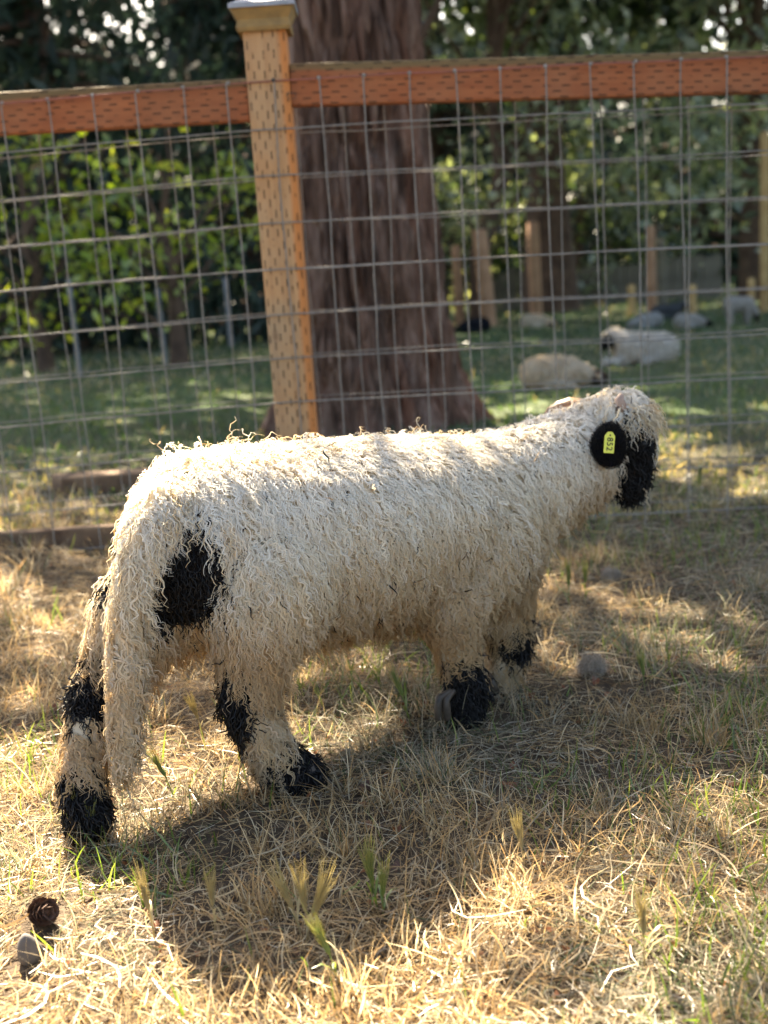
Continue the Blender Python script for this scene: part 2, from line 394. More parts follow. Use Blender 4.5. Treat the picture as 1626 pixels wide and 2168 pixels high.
# ------------------------------------------------------------------ trees
def leafcloud(C, size, n_per, spread, cols, droop=0., aspect=.5, flat=1.):
    """leaf sized faces round clump centres C"""
    n = len(C)*n_per
    c = np.repeat(C, n_per, 0)+RNG.normal(0, 1, (n, 3))*np.repeat(spread, n_per)[:, None]*np.array([1, 1, flat])
    d = nrm(RNG.normal(0, 1, (n, 3))+np.array([0, 0, -droop])); q = nrm(np.cross(d, RNG.normal(0, 1, (n, 3))))
    s = size*RNG.uniform(.6, 1.35, n)[:, None]
    V = np.stack([c-d*s*.5, c+q*s*aspect*.5-d*s*.05, c+d*s*.5, c-q*s*aspect*.5-d*s*.05], 1)
    col = np.repeat(pick(cols, len(C)), n_per, 0)*RNG.uniform(.75, 1.25, (n, 1))
    return V.reshape(-1, 3), np.arange(n*4).reshape(n, 4), np.repeat(col, 4, 0)
def limb_tubes(segs, sides=6):
    return joinvf([tube1(p, r, sides) for p, r in segs])
def broadleaf(name, label, pos, height, rad, clear, nclump, per, size, cols, group=None, trunk_r=.12, lean=(0, 0), spread=.28, cat='tree'):
    t = thing(name, label, cat, group, loc=tuple(map(float, pos)))
    H = height; segs = []
    top = np.array([lean[0], lean[1], H*.8]); k = 7; u = np.linspace(0, 1, k)[:, None]
    wob = RNG.normal(0, .03*H**.5, (k, 3))*np.sin(u*math.pi); wob[:, 2] = 0
    tp = u*top+wob; tp[0, 2] = -.1
    segs.append((tp, trunk_r*(1.25-u[:, 0])*(1+.5*np.exp(-u[:, 0]*9))))
    zc = (H+clear)/2; hz = (H-clear)/2
    C = nrm(RNG.normal(0, 1, (nclump, 3)))*RNG.uniform(.25, 1., (nclump, 1))**.5
    wv = .7+.6*vn(C[:, 0]*1.7+pos[0], C[:, 1]*1.7+pos[1], C[:, 2]*1.7)
    C = C*wv[:, None]*np.array([rad, rad, hz])+np.array([top[0]*.8, top[1]*.8, zc])
    for i in RNG.choice(nclump, min(nclump, 16), False):
        a = tp[max(1, min(k-2, int(k*(C[i, 2]-clear*.3)/H*.8)))]; b = C[i]; m_ = (a+b)/2+RNG.normal(0, .08*rad, 3)
        segs.append((np.array([a, m_, b]), np.array([.35, .22, .07])*trunk_r))
    V, F = limb_tubes(segs); mesh('trunk', V, F, M_BARK2, t)
    V, F, c = leafcloud(C, size, per, np.full(nclump, spread*rad*.6), cols, .3); cr = mesh('crown', V, F, M_LEAF, t, False, c)
    return t
def conifer(name, label, pos, height, rad, clear, cols, group=None, nb=46, per=46, size=.3, trunk_r=.16):
    t = thing(name, label, 'tree', group, loc=tuple(map(float, pos)))
    H = height; z = np.linspace(-.2, H, 9); tp = np.stack([RNG.normal(0, .03, 9), RNG.normal(0, .03, 9), z], -1)
    segs = [(tp, trunk_r*np.linspace(1.25, .12, 9))]; Cs, sp = [], []
    for i in range(nb):
        zz = clear+(H-clear)*(i/nb)**1.1; L = rad*(1-.85*(zz-clear)/(H-clear))*random.uniform(.7, 1.1); a = random.uniform(0, 6.28)
        e = np.array([math.cos(a)*L, math.sin(a)*L, zz-.22*L]); s0 = np.array([0, 0, zz+.05*L]); m_ = (s0+e)/2+np.array([0, 0, .05*L])
        segs.append((np.array([s0, m_, e]), np.array([.3, .2, .06])*trunk_r))
        for q in np.linspace(.25, 1, 5):
            p = (1-q)**2*s0+2*q*(1-q)*m_+q*q*e; Cs.append(p+np.array([0, 0, -.08*L*q])); sp.append(.09*L*(1.3-.6*q)+.04)
    V, F = limb_tubes(segs, 5); mesh('trunk', V, F, M_BARK2, t)
    V, F, c = leafcloud(np.array(Cs), size, per//5, np.array(sp)*1.5, cols, 1.2, .22, .7); mesh('crown', V, F, M_NEEDLE, t, False, c)
    return t
DKG = [(.018, .034, .023), (.024, .045, .030), (.014, .027, .019), (.032, .053, .035)]
MDG = [(.035, .063, .025), (.05, .085, .03), (.03, .055, .024), (.065, .095, .04)]
GRG = [(.20, .26, .20), (.27, .33, .26), (.13, .18, .14), (.34, .39, .29)]  # grey-green leaves, paled in place of haze over the far trees
YLG = [(.20, .28, .03), (.26, .32, .04), (.13, .21, .025), (.30, .36, .06)]

# the great trunk behind the fence
TX, TY = -.03, 4.95
def big_tree():
    t = thing('fir_tree', 'huge ridged reddish-brown tree trunk standing close behind the wire fence', 'tree', loc=(TX, TY, gzz(TX, TY)))
    nz, na = 260, 220; z = np.concatenate([np.linspace(-.15, 2.2, 215), np.linspace(2.22, 14.6, nz-215)]); a = np.arange(na)*2*math.pi/na
    Z, A = np.meshgrid(z, a, indexing='ij')
    R = .335-.030*Z.clip(0, 2.5)-.010*(Z-2.5).clip(0) + .085*np.exp(-(Z.clip(0))/.18)*(1+.5*np.sin(A*5+1)+.3*np.sin(A*11)) + .035*np.exp(-Z.clip(0)/.8)
    ca, sa = np.cos(A), np.sin(A)
    n1 = fbm(ca*5.2+Z*.3+20, sa*5.2+20, Z*1.5+5, 3); rid = 1-np.abs(2*n1-1)          # long ridges
    n2 = fbm(ca*17+40, sa*17+40, Z*5+9, 3)
    crk = np.clip((rid-.72)/.28, 0, 1)
    n3 = fbm(ca*9+60, sa*9+60, Z*3.2+2, 3); crk2 = np.clip((1-np.abs(2*n3-1)-.70)/.30, 0, 1)
    R = R-.055*crk**1.2-.045*crk2+.045*(n2-.5)
    V = np.stack([R*ca-.014*Z.clip(0, 9)*0, R*sa, Z], -1)
    i = np.arange(nz*na).reshape(nz, na)
    F = np.stack([i[:-1], np.roll(i[:-1], -1, 1), np.roll(i[1:], -1, 1), i[1:]], -1).reshape(-1, 4)
    tint = .7+.8*fbm(ca*4+5, sa*4+9, Z*2.1); rd = np.clip((fbm(ca*6+15, sa*6+9, Z*.8)-.52)*4, 0, 1)*.8; col = np.stack([tint*1.05, tint*(1-.28*rd), tint*(.98-.4*rd)], -1).reshape(-1, 3)
    mesh('trunk', V.reshape(-1, 3), F, M_BARK, t, True, col)
    segs, Cs, sp = [], [], []
    for i in range(34):
        zz = 8.6+i*.17; L = random.uniform(1.4, 2.5)*(1-.5*(zz-8.6)/6); an = random.uniform(0, 6.28)
        s0 = np.array([0, 0, zz]); e = np.array([math.cos(an)*L, math.sin(an)*L, zz-.15*L]); m_ = (s0+e)/2+np.array([0, 0, .12*L])
        segs.append((np.array([s0, m_, e]), np.array([.05, .035, .012])))
        for q in np.linspace(.3, 1, 6): Cs.append((1-q)**2*s0+2*q*(1-q)*m_+q*q*e); sp.append(.16)
    for an, zz, L in [(-20, 3.1, 1.3), (8, 3.7, 1.7), (-45, 4.3, 1.4), (25, 3.0, 1.5), (-8, 4.8, 1.6), (176, 3.15, .95), (188, 3.35, .95), (200, 3.0, .85), (160, 3.4, .9), (182, 3.7, 1.0), (210, 3.6, .8), (196, 4.0, .9), (62, 3.2, 3.0), (88, 3.4, 3.0), (116, 3.2, 3.0), (142, 3.2, 3.4), (108, 3.1, 3.3), (38, 3.5, 2.8), (128, 3.3, 3.6), (136, 3.0, 3.2), (121, 3.5, 3.9), (152, 3.2, 3.0), (165, 3.4, 2.4), (75, 3.0, 2.2), (104, 2.9, 2.3)]:  # low limbs above the view, put in to shade lamb, straw and meadow
        an = math.radians(an); s0 = np.array([0, 0, zz]); e = np.array([math.cos(an)*L, math.sin(an)*L, zz-.05*L]); m_ = (s0+e)/2+np.array([0, 0, .06*L])
        segs.append((np.array([s0, m_, e]), np.array([.035, .025, .008])))
        for q in np.linspace(.35, 1, max(4, int(L*(3.2 if L < 2 else 6.5)))): Cs.append((1-q)**2*s0+2*q*(1-q)*m_+q*q*e); sp.append(.13 if math.sin(an) < .5 else .2)
    for p_, r_ in segs:
        V, F = tube1(p_, r_, 6); mesh('limb', V, F, M_BARK2, t)
    V, F, c = leafcloud(np.array(Cs), .15, 30, np.array(sp), DKG, .8, .25); mesh('crown', V, F, M_NEEDLE, t, False, c)
big_tree()

def gp(x, y): return (x, y, gzz(x, y)-.03)
# dark conifers at the back
BACK = [(-9.5, 27, 18, 3.0), (-6.4, 25.5, 18.5, 3.2), (-3.6, 28, 20, 3.2), (-1.2, 25, 18, 3.0), (1.6, 27.5, 20, 3.2), (4.2, 25.5, 17.5, 3.0), (7.0, 27, 18.5, 3.2), (12.6, 28.5, 21, 3.2)]
BL = ['dark conifer at the far left end of the row behind the paddock', 'tall dark conifer rising behind the leafy yellow-green shrub', 'dark conifer filling the gap left of the capped fence post', 'dark conifer hidden mostly behind the huge reddish trunk',
      'tall blue-green conifer just right of the huge reddish trunk', 'shorter dark conifer behind the thin red-brown trunk', 'dark conifer behind the row of short yellow stakes', 'tallest dark conifer at the right end of the back row']
for (x, y, H, r), l in zip(BACK, BL):
    conifer('conifer', l, gp(x, y), H, r, .5, DKG, 'dark conifers behind the paddock', nb=105, per=60, size=.5, trunk_r=.26)
# hedge-like wood that closes the view at the back
C = np.stack([RNG.uniform(-16, 16, 1400), RNG.uniform(31, 35, 1400), -.8+6.2*RNG.random(1400)**1.25], -1)
C[:, 2] = np.where((C[:, 0] > 5.2) & (C[:, 0] < 11), -.8+(C[:, 2]+.8)*.62, C[:, 2])
V, F, c = leafcloud(C, .62, 24, np.full(1400, .5), DKG, .4, .5); o = mesh('far_wood', V, F, M_NEEDLE, None, False, c); o['kind'] = 'stuff'
# nearer trees and shrubs
broadleaf('leafy_shrub', 'tall shrub with sunlit yellow-green leaves seen through the wire left of the post', gp(-1.45, 9.2), 1.95, .85, .35, 46, 17, .09, YLG, trunk_r=.05, spread=.22, cat='shrub')
broadleaf('leafy_shrub', 'sparser yellow-green shrub with hanging leaves near the grey metal post', gp(-2.6, 9.8), 1.95, .6, .2, 26, 16, .09, YLG, trunk_r=.05, spread=.25, cat='shrub')
conifer('conifer', 'dark fir with branches to the ground behind the yellow-green shrubs', gp(-3.2, 13.5), 6.0, 2.1, .2, DKG, None, nb=76, per=70, size=.3)
conifer('conifer', 'dark fir beside the huge reddish trunk, left of it', gp(-1.2, 14.2), 6.4, 2.0, .2, DKG, None, nb=80, per=70, size=.3)
conifer('conifer', 'dark fir at the left edge behind the fence rail', gp(-5.6, 14.2), 7., 2.2, .2, DKG, None, nb=76, per=60, size=.3)
broadleaf('broadleaf_tree', 'thin red-brown tree trunk with dull green crown standing in the paddock', gp(2.62, 18), 13.5, 4.0, 3.2, 330, 34, .36, DKG+MDG, trunk_r=.25, spread=.2)
broadleaf('broadleaf_tree', 'tree with pale bent trunk and grey-green leaves right of the huge trunk', gp(1.35, 15), 6.5, 1.5, 1.3, 80, 34, .12, GRG, trunk_r=.10, lean=(.45, .1), spread=.25)
broadleaf('broadleaf_tree', 'grey-green leafy tree overhanging the right end of the rail', gp(5.3, 17), 12, 3.0, 1.5, 260, 44, .19, GRG, trunk_r=.16, spread=.25)
for x, y, l in [(.35, 13.2, 'added tree hidden behind the huge reddish trunk, its crown shading the paddock'), (4.75, 13.2, 'added shade tree out of view just past the tall sunlit tan post'), (-5.5, 13.0, 'added shade tree out of view left of the dark firs')]:  # unseen trees put in so their crowns shade the paddock
    broadleaf('added_shade_tree', l, gp(x, y), 8.6, 2.5 if x == .35 else 3.0, 4.3, 150, 34, .30, DKG+MDG, 'added shade trees over the paddock', trunk_r=.16, spread=.25)
for x, y, H, r, l in [(3.5, 20.5, 2.9, 1.0, 'rounded grey-green bush behind the short yellow stakes'), (2.0, 20.8, 2.2, .9, 'low grey-green bush between the old fence posts'), (4.9, 21, 2.6, 1.0, 'grey-green bush near the tall sunlit stake'), (1.2, 19.8, 2.6, .9, 'grey-green bush beside the huge trunk')]:
    broadleaf('bush', l, gp(x, y), H, r, .05, 60, 22, .17, GRG+MDG, 'bushes along the far fence', trunk_r=.05, spread=.3, cat='bush')

# ------------------------------------------------------------------ the wire and timber fence
FY = 2.81
fence = thing('wire_fence', 'square wire mesh fence with orange-red timber rails and a capped post', 'fence', loc=(-.2, FY, 0))
def fpart(name, v, f, m, parent=None, smooth=False):
    o = mesh(name, v, f, m, None, smooth); setparent(o, fence); return o
def rail(pA, pB, zt):     # local box along x, then tilted
    a, b = np.array(pA), np.array(pB); L = np.linalg.norm(b-a)
    v, f = boxv(-L/2, L/2, 0, .038, -.0445, .0445); o = mesh('rail', v, f, M_RAIL, None, False); bevel(o, .004)
    o.location = (a+b)/2; o.rotation_euler = (0, -math.atan2(b[2]-a[2], b[0]-a[0]), 0); o.parent = fence; o.matrix_parent_inverse = Matrix.Translation(-Vector(fence.location))
    return o
PX0, PX1 = -.236, -.143          # post sides
RLa, RLb = at(0, 240, FY+.012), at(545, 210, FY+.012)
sl_l = (RLb[2]-RLa[2])/(RLb[0]-RLa[0]); RLa = np.array([-1.9, FY+.012, RLb[2]+sl_l*(-1.9-RLb[0])]); RLb[0] = PX0; 
RRa, RRb = at(635, 178, FY+.012), at(1626, 150, FY+.012)
sl_r = (RRb[2]-RRa[2])/(RRb[0]-RRa[0]); RRb = np.array([1.9, FY+.012, RRa[2]+sl_r*(1.9-RRa[0])]); RRa[0] = PX1
rail(RLa, RLb, 0); rail(RRa, RRb, 0)
v, f = boxv(-.0465, .0465, 0, .09, -.72, .58); post = mesh('post', v, f, M_POST, None, False); bevel(post, .006, 3)
post.location = (-.1895, FY+.002, .585); setparent(post, fence)
PZ = 1.165
def frust(zs, hs, cx, cy):
    V, F = [], []
    for z, h in zip(zs, hs): V += [(cx-h, cy-h, z), (cx+h, cy-h, z), (cx+h, cy+h, z), (cx-h, cy+h, z)]
    for i in range(len(zs)-1):
        for k in range(4): F.append((i*4+k, i*4+(k+1) % 4, i*4+4+(k+1) % 4, i*4+4+k))
    F.append((3, 2, 1, 0)); m = len(zs)*4-4; F.append((m, m+1, m+2, m+3)); return V, F
cx, cy = -.1895, FY+.047
v, f = frust([PZ-.008, PZ, PZ+.008, PZ+.016, PZ+.036, PZ+.038], [.056, .059, .057, .056, .066, .068], cx, cy)
cap = mesh('post_cap', v, f, M_CAPWOOD, None, False)
v, f = frust([PZ+.0385, PZ+.048, PZ+.0485, PZ+.071, PZ+.074], [.071, .071, .069, .02, .0], cx, cy); roof = mesh('cap_roof', v, f, M_TIN, None, False)
for o in (cap, roof):
    o.parent = post; o.matrix_parent_inverse = Matrix.Translation(-Vector(post.location))
# wires
def wob(n, amp): 
    q = RNG.normal(0, amp, n); return np.convolve(np.pad(q, 2, mode='edge'), np.ones(5)/5, 'valid')
def topz(x): return RLb[2]+sl_l*(x-RLb[0]) if x < -.19 else RRa[2]+sl_r*(x-RRa[0])
_wl = [at(0, 220, FY), at(540, 172, FY), at(635, 167, FY), at(1626, 117, FY)]
def topz(x):
    a, b = (_wl[0], _wl[1]) if x < _wl[1][0] else ((_wl[1], _wl[2]) if x < _wl[2][0] else (_wl[2], _wl[3]))
    return a[2]+(b[2]-a[2])*(x-a[0])/(b[0]-a[0])
TOPOFF = 0.
def wire(pts, r, m=M_WIRE, name='wire'):
    v, f = tube1(pts, r, 6); fpart(name, v, f, m, smooth=True)
for layer, (yy, off, ztop) in enumerate([(FY-.004, 0., 0), (FY+.112, .043, 1)]):
    for i in range(12):
        if layer == 1 and i == 0: continue
        xs = np.linspace(-1.75, 1.75, 41)
        z = np.array([topz(q)+TOPOFF for q in xs])-i*.1005+wob(41, .0035)
        yq = yy+wob(41, .004)
        wire(np.stack([xs, yq, z], -1), .0013 if layer else .0017, M_WIRERED if i == 0 else M_WIRE)
    for j in range(-16, 17):
        x0 = -.1895+.012+j*.0985+off; zt = topz(x0)+TOPOFF-(.05 if layer else 0)
        zs = np.linspace(zt, -.02, 16); xs = x0+wob(16, .004)+RNG.normal(0, .006)*np.linspace(0, 1, 16)
        wire(np.stack([xs, yy-.0025+wob(16, .003), zs], -1), .0013 if layer else .0016)
        if layer == 0:
            v, f = sphere((x0, yy-.001, zt), (.0045, .004, .0045), 8, 6); fpart('wire_knot', v, f, M_STAPLE if abs(j) < 1 else M_WIRE, smooth=True)
# staple on the post
zq = at(617, 202, FY)[2]; xq = at(617, 202, FY)[0]
v, f = tube1([(xq-.010, FY-.001, zq+.004), (xq-.009, FY-.006, zq+.005), (xq+.009, FY-.006, zq+.004), (xq+.010, FY-.006, zq-.007), (xq-.007, FY-.006, zq-.008), (xq-.010, FY-.006, zq+.003)], .0011, 5); fpart('staple', v, f, M_STAPLE)
# kick boards at the foot of the left bay
v, f = boxv(-1.9, -.30, FY+.01, FY+.045, -.02, .088); kb = fpart('kick_board', v, f, M_BOARD); bevel(kb, .005)
kb['label'] = 'brown weathered kick board under the wire'

# sleeper behind the fence, left
A = onground(70, 1075); B = onground(330, 1045)
def log_board(name, label, a, b, w_, h_, m, cat):
    a, b = np.array(a), np.array(b); L = np.linalg.norm(b-a); v, f = boxv(-L/2, L/2, -w_/2, w_/2, -.03, h_)
    o = mesh(name, v, f, m, None, False); o.location = (a+b)/2; o.rotation_euler = (0, -math.atan2(b[2]-a[2], b[0]-a[0]), math.atan2(b[1]-a[1], b[0]-a[0])); bevel(o, .008); return tag(o, label, cat)
log_board('timber_sleeper', 'grey weathered timber lying on the ground behind the left fence bay', A+[0, .25, 0], B+[.35, .25, 0], .1, .035, M_BOARD, 'timber')

# ------------------------------------------------------------------ far posts, stakes
def post_thing(name, label, px, pybase, pytop, wpx, m, cat, group=None, tiltx=0.):
    b = onground(px, pybase); Y = b[1]; t = at(px, pytop, Y); wd = wpx/FPX*Y; hgt = t[2]-b[2]
    k = 7; z = np.linspace(-.15, hgt, k); pts = np.stack([wob(k, .02*wd)+tiltx*z, wob(k, .02*wd), z], -1)
    V, F = tube1(pts, wd/2*np.array([1.08, 1.04, 1, 1, .98, .97, .93]), 10)
    V = np.concatenate([V, [[pts[-1][0], 0, hgt+.01]]]); n = len(V)-1
    F = [tuple(q) for q in F]+[(n-10+i, n-10+(i+1) % 10, n) for i in range(10)]
    o = mesh(name, V, F, m, None, True); o.location = b; return tag(o, label, cat, group)
post_thing('fence_post', 'leaning old reddish wooden post beside the bushes near the huge trunk', 1035, 692, 486, 32, M_FPOST, 'post', tiltx=-.05)
post_thing('fence_post', 'upright old wooden post just left of the thin red-brown trunk', 1136, 672, 470, 26, M_FPOST, 'post')
post_thing('fence_post', 'slim dull pinkish wooden post behind the resting dark grey sheep', 1381, 662, 478, 19, M_FPOST, 'post')
post_thing('fence_post', 'shorter grey wooden post standing next to the slim pinkish post', 1403, 650, 508, 17, M_WALL, 'post')
post_thing('fence_post', 'wooden post half hidden by the edge of the huge trunk', 975, 690, 520, 22, M_FPOST, 'post')
post_thing('tall_post', 'tall sunlit tan post rising above the other posts', 1619, 660, 280, 20, M_STAKE, 'post')
for i, (px, b, t_, l) in enumerate([(1338, 668, 604, 'short yellow stake beside the pale sheep lying in front of it'), (1466, 672, 604, 'short yellow stake with a small dark sheep at its foot'), (1591, 662, 590, 'short yellow stake behind the grazing grey sheep')]):
    post_thing('yellow_stake', l, px, b, t_, 17, M_STAKE, 'stake', 'short yellow stakes')
for px, b, t_, l in [(170, 800, 590, 'grey metal post beneath the hanging yellow-green leaves'), (350, 770, 612, 'thin grey metal post in front of the dark firs'), (490, 735, 590, 'grey metal post nearest the capped timber post')]:
    post_thing('metal_post', l, px, b, t_, 10, M_GPOST, 'post', 'grey metal posts behind the left bay')
# low plank wall far right, planks one by one
wl = thing('plank_wall', 'low grey plank wall behind the stakes and sheep', 'wall', loc=gp(3.3, 20.2))
for i in range(26):
    v, f = boxv(-.075, .075, -.02, .02, 0, random.uniform(.62, .72)); o = mesh('plank', v, f, M_WALL, wl, False); o.location = (-1.6+i*.158, random.uniform(-.008, .008), 0); o.rotation_euler = (0, random.uniform(-.02, .02), 0)

# ------------------------------------------------------------------ sheep
def blob_mesh(bones, voxel, smooth_it=10):
    parts = []
    for a, ra, b, rb in bones:
        a, b = np.array(a, float), np.array(b, float); ra = np.broadcast_to(np.asarray(ra, float), 3); rb = np.broadcast_to(np.asarray(rb, float), 3)
        k = max(3, int(np.linalg.norm(b-a)/(min(ra.min(), rb.min())*.3))+1)
        for u in np.linspace(0, 1, min(k, 26)): parts.append(sphere(a*(1-u)+b*u, ra*(1-u)+rb*u))
    V, F = joinvf(parts); o = mesh('tmp', V, F)
    r = o.modifiers.new('r', 'REMESH'); r.mode = 'VOXEL'; r.voxel_size = voxel; r.use_smooth_shade = True
    s = o.modifiers.new('s', 'SMOOTH'); s.factor = .5; s.iterations = smooth_it
    dg = bpy.context.evaluated_depsgraph_get(); m = bpy.data.meshes.new_from_object(o.evaluated_get(dg))
    bpy.data.objects.remove(o); return m
def sample(m, n):
    m.calc_loop_triangles(); nt_ = len(m.loop_triangles)
    tri = np.empty(nt_*3, np.int32); m.loop_triangles.foreach_get('vertices', tri); tri = tri.reshape(-1, 3)
    co = np.empty(len(m.vertices)*3, np.float32); m.vertices.foreach_get('co', co); co = co.reshape(-1, 3).astype(float)
    no = np.empty(len(m.vertices)*3, np.float32); m.vertices.foreach_get('normal', no); no = no.reshape(-1, 3).astype(float)
    ar = np.linalg.norm(np.cross(co[tri[:, 1]]-co[tri[:, 0]], co[tri[:, 2]]-co[tri[:, 0]]), axis=1)
    i = RNG.choice(nt_, n, p=ar/ar.sum()); a, b = RNG.random((2, n)); fl = a+b > 1; a[fl], b[fl] = 1-a[fl], 1-b[fl]
    W3 = np.stack([1-a-b, a, b], -1)[..., None]
    return (co[tri[i]]*W3).sum(1), nrm((no[tri[i]]*W3).sum(1))
def lock_lines(P, N, L, amp, wl_, out, comb, k, rnd, bvh=None):
    n = len(P); u = np.linspace(0, 1, k)[None, :, None]
    g = np.array([0, 0, -1.])+comb+RNG.normal(0, rnd, (n, 3))
    T = g-(g*N).sum(1, keepdims=True)*N; T = nrm(T+RNG.normal(0, .12, (n, 3))); B = np.cross(N, T)
    ph = RNG.uniform(0, 6.28, (n, 1, 1)); L3 = L[:, None, None]; tw = RNG.choice([-1, 1], (n, 1, 1))
    gd = nrm(g)
    ang = 2*math.pi*(u+.10*np.sin(u*5+ph))*L3/wl_[:, None, None]+ph
    env = np.minimum(1, u*2.5+.2)*amp[:, None, None]
    C = P[:, None]-N[:, None]*.003+N[:, None]*(out[:, None, None]*L3)*(1-np.exp(-3.2*u))+L3*(T[:, None]*u*(1-.35*u)+gd[:, None]*.35*u*u)
    C = C+env*(B[:, None]*np.sin(ang)+N[:, None]*tw*.6*np.cos(ang))
    if bvh is not None:            # lay the lock on the coat instead of letting it dive under the skin
        q = C.reshape(-1, 3); lift = np.tile(.0015+.004*np.linspace(0, 1, k), n)+np.repeat(RNG.uniform(0, .004, n), k)
        for i in range(len(q)):
            if i % k < 2: continue
            p, nn, _, _ = bvh.find_nearest(q[i])
            d = (q[i][0]-p[0])*nn[0]+(q[i][1]-p[1])*nn[1]+(q[i][2]-p[2])*nn[2]
            if d < lift[i]: q[i] += np.array(nn)*(lift[i]-d)
        C = q.reshape(C.shape)
    return C
def locks(P, N, L, rad, amp, wl_, out, comb, k=10, rnd=.25, sides=3):
    C = lock_lines(P, N, L, amp, wl_, out, comb, k, rnd)
    R = rad[:, None]*(.75+.25*np.sin(np.linspace(0, 1, k)*math.pi)[None])*(1-.72*np.linspace(0, 1, k)[None]**2.5)
    return tubes(C, R, sides)

WARM = np.array([[.82, .74, .56], [.86, .80, .65], [.79, .68, .49], [.88, .84, .73], [.75, .64, .46]])
def main_lamb():
    A = {}
    def S(s, t, z, a=math.radians(37), O=(-.04, 1.70)):
        return np.array((O[0]+s*math.cos(a)-t*math.sin(a), O[1]+s*math.sin(a)+t*math.cos(a), z))
    torso = [(S(-.240, 0, .322), (.108, .108, .122)), (S(-.14, 0, .304), (.128, .128, .134)), (S(0, 0, .289), (.135, .135, .136)), (S(.12, 0, .278), (.132, .132, .135)), (S(.22, 0, .264), (.112, .112, .128))]
    bones = [(torso[i][0], torso[i][1], torso[i+1][0], torso[i+1][1]) for i in range(4)]
    bones += [(S(.22, 0, .295), .10, S(.33, -.005, .318), .078), (S(.33, -.005, .318), .078, S(.42, -.01, .350), .060), (at(1035, 1150, 1.82), .090, at(1025, 1235, 1.80), .074), (at(1090, 1040, 1.87), .095, at(1195, 985, 1.90), .078), (at(1195, 985, 1.90), .078, at(1248, 975, 1.93), .060)]
    crown = at(1312, 894, 1.93); muz = at(1338, 1008, 1.925); nose = at(1334, 1036, 1.925)
    bones += [(S(.42, -.01, .350), .058, crown, .052), (crown, .050, at(1338, 948, 1.925), .037), (at(1338, 948, 1.925), .037, muz, .031), (muz, .031, nose, .026)]
    # hind right leg
    hr = [(S(-.20, -.07, .27), .085), (at(545, 1290, 1.50), .070), (at(540, 1400, 1.485), .042), (at(520, 1480, 1.475), .035), (at(556, 1560, 1.475), .030), (at(590, 1618, 1.478), .029), (at(642, 1645, 1.485), .031)]
    hl = [(S(-.22, .07, .27), .085), (at(300, 1300, 1.52), .060), (at(235, 1420, 1.50), .036), (at(192, 1475, 1.47), .028), (at(180, 1570, 1.44), .024), (at(172, 1650, 1.42), .027), (at(185, 1725, 1.405), .029)]
    fr = [(S(.18, -.07, .25), .075), (at(950, 1270, 1.70), .050), (at(962, 1360, 1.69), .031), (at(975, 1410, 1.685), .028), (at(990, 1455, 1.68), .030), (at(985, 1500, 1.678), .030)]
    fl = [(S(.24, .05, .25), .07), (at(1065, 1290, 1.80), .045), (at(1085, 1370, 1.80), .030), (at(1060, 1430, 1.80), .025), (at(1040, 1475, 1.80), .028)]
    for ch in (hr, hl, fr, fl): bones += [(ch[i][0], ch[i][1], ch[i+1][0], ch[i+1][1]) for i in range(len(ch)-1)]
    tail = [(at(350, 1060, 1.475), .024), (at(292, 1150, 1.44), .020), (at(270, 1300, 1.425), .020), (at(266, 1450, 1.415), .020), (at(262, 1590, 1.405), .016), (at(255, 1640, 1.40), .009)]
    bones += [(tail[i][0], tail[i][1], tail[i+1][0], tail[i+1][1]) for i in range(len(tail)-1)]
    m = blob_mesh(bones, .0075, 7); m.name = 'body'
    root = thing('lamb', 'curly cream lamb with black face, black leg patches and yellow ear tag 852', 'lamb', loc=tuple(map(float, (-.04, 1.70, 0))))
    # black patches: (centre, radius)
    patch = [(at(352, 1240, 1.42), .078), (at(364, 1180, 1.43), .066), (at(360, 1300, 1.44), .05), (at(248, 1215, 1.485), .046), (at(190, 1462, 1.46), .043), (at(482, 1480, 1.46), .044), (at(492, 1520, 1.46), .034), (at(478, 1455, 1.46), .026),
             (at(640, 1640, 1.47), .052), (at(605, 1640, 1.47), .035), (at(180, 1710, 1.40), .050), (at(185, 1740, 1.39), .055), (at(990, 1465, 1.66), .050), (at(985, 1505, 1.67), .045),
             (at(1098, 1362, 1.78), .034), (at(1000, 1350, 1.76), .03), (at(1108, 1325, 1.79), .02), (at(1040, 1480, 1.80), .04),
             (muz, .046), (nose, .046), (at(1355, 975, 1.90), .038), (at(1352, 1000, 1.90), .042), (at(1358, 935, 1.90), .034), (at(1320, 1045, 1.91), .03), (at(1340, 925, 1.88), .036), (at(1335, 960, 1.89), .034)]
    PC = np.array([p for p, r in patch]); PR = np.array([r for p, r in patch])
    tl = np.array([p for p, r in tail])
    seg = np.concatenate([np.linspace(tl[i], tl[i+1], 8) for i in range(len(tl)-1)])
    def isblack(P, jit=.010):
        d = np.linalg.norm(P[:, None]-PC[None], axis=2)/(PR[None]+RNG.normal(0, jit, (len(P), 1)))
        b = d.min(1) < 1
        dt = np.linalg.norm(P[:, None]-seg[None], axis=2).min(1)
        onT = dt < .029
        return b & ~onT, onT
    co = np.empty(len(m.vertices)*3, np.float32); m.vertices.foreach_get('co', co); co = co.reshape(-1, 3).astype(float)
    bk, _ = isblack(co, 0)
    at_ = m.attributes.new('Col', 'FLOAT_COLOR', 'POINT'); cc = np.ones((len(co), 4), np.float32)
    cc[:, :3] = np.where(bk[:, None], (.010, .0095, .010), (.55, .46, .33)); at_.data.foreach_set('color', cc.ravel())
    m.materials.clear(); m.materials.append(fibre('body_underlayer', .15))
    body = obj('body', m); setparent(body, root)
    # fleece
    P, N = sample(m, 25500)
    cdir = nrm(CAM-P); vis = (cdir*N).sum(1) > -.25
    keep = vis | (RNG.random(len(P)) < .3); P, N = P[keep], N[keep]
    bk, onT = isblack(P)
    hd = np.linalg.norm(P-crown, axis=1) < .085
    leg = (P[:, 2] < .16) & ~onT
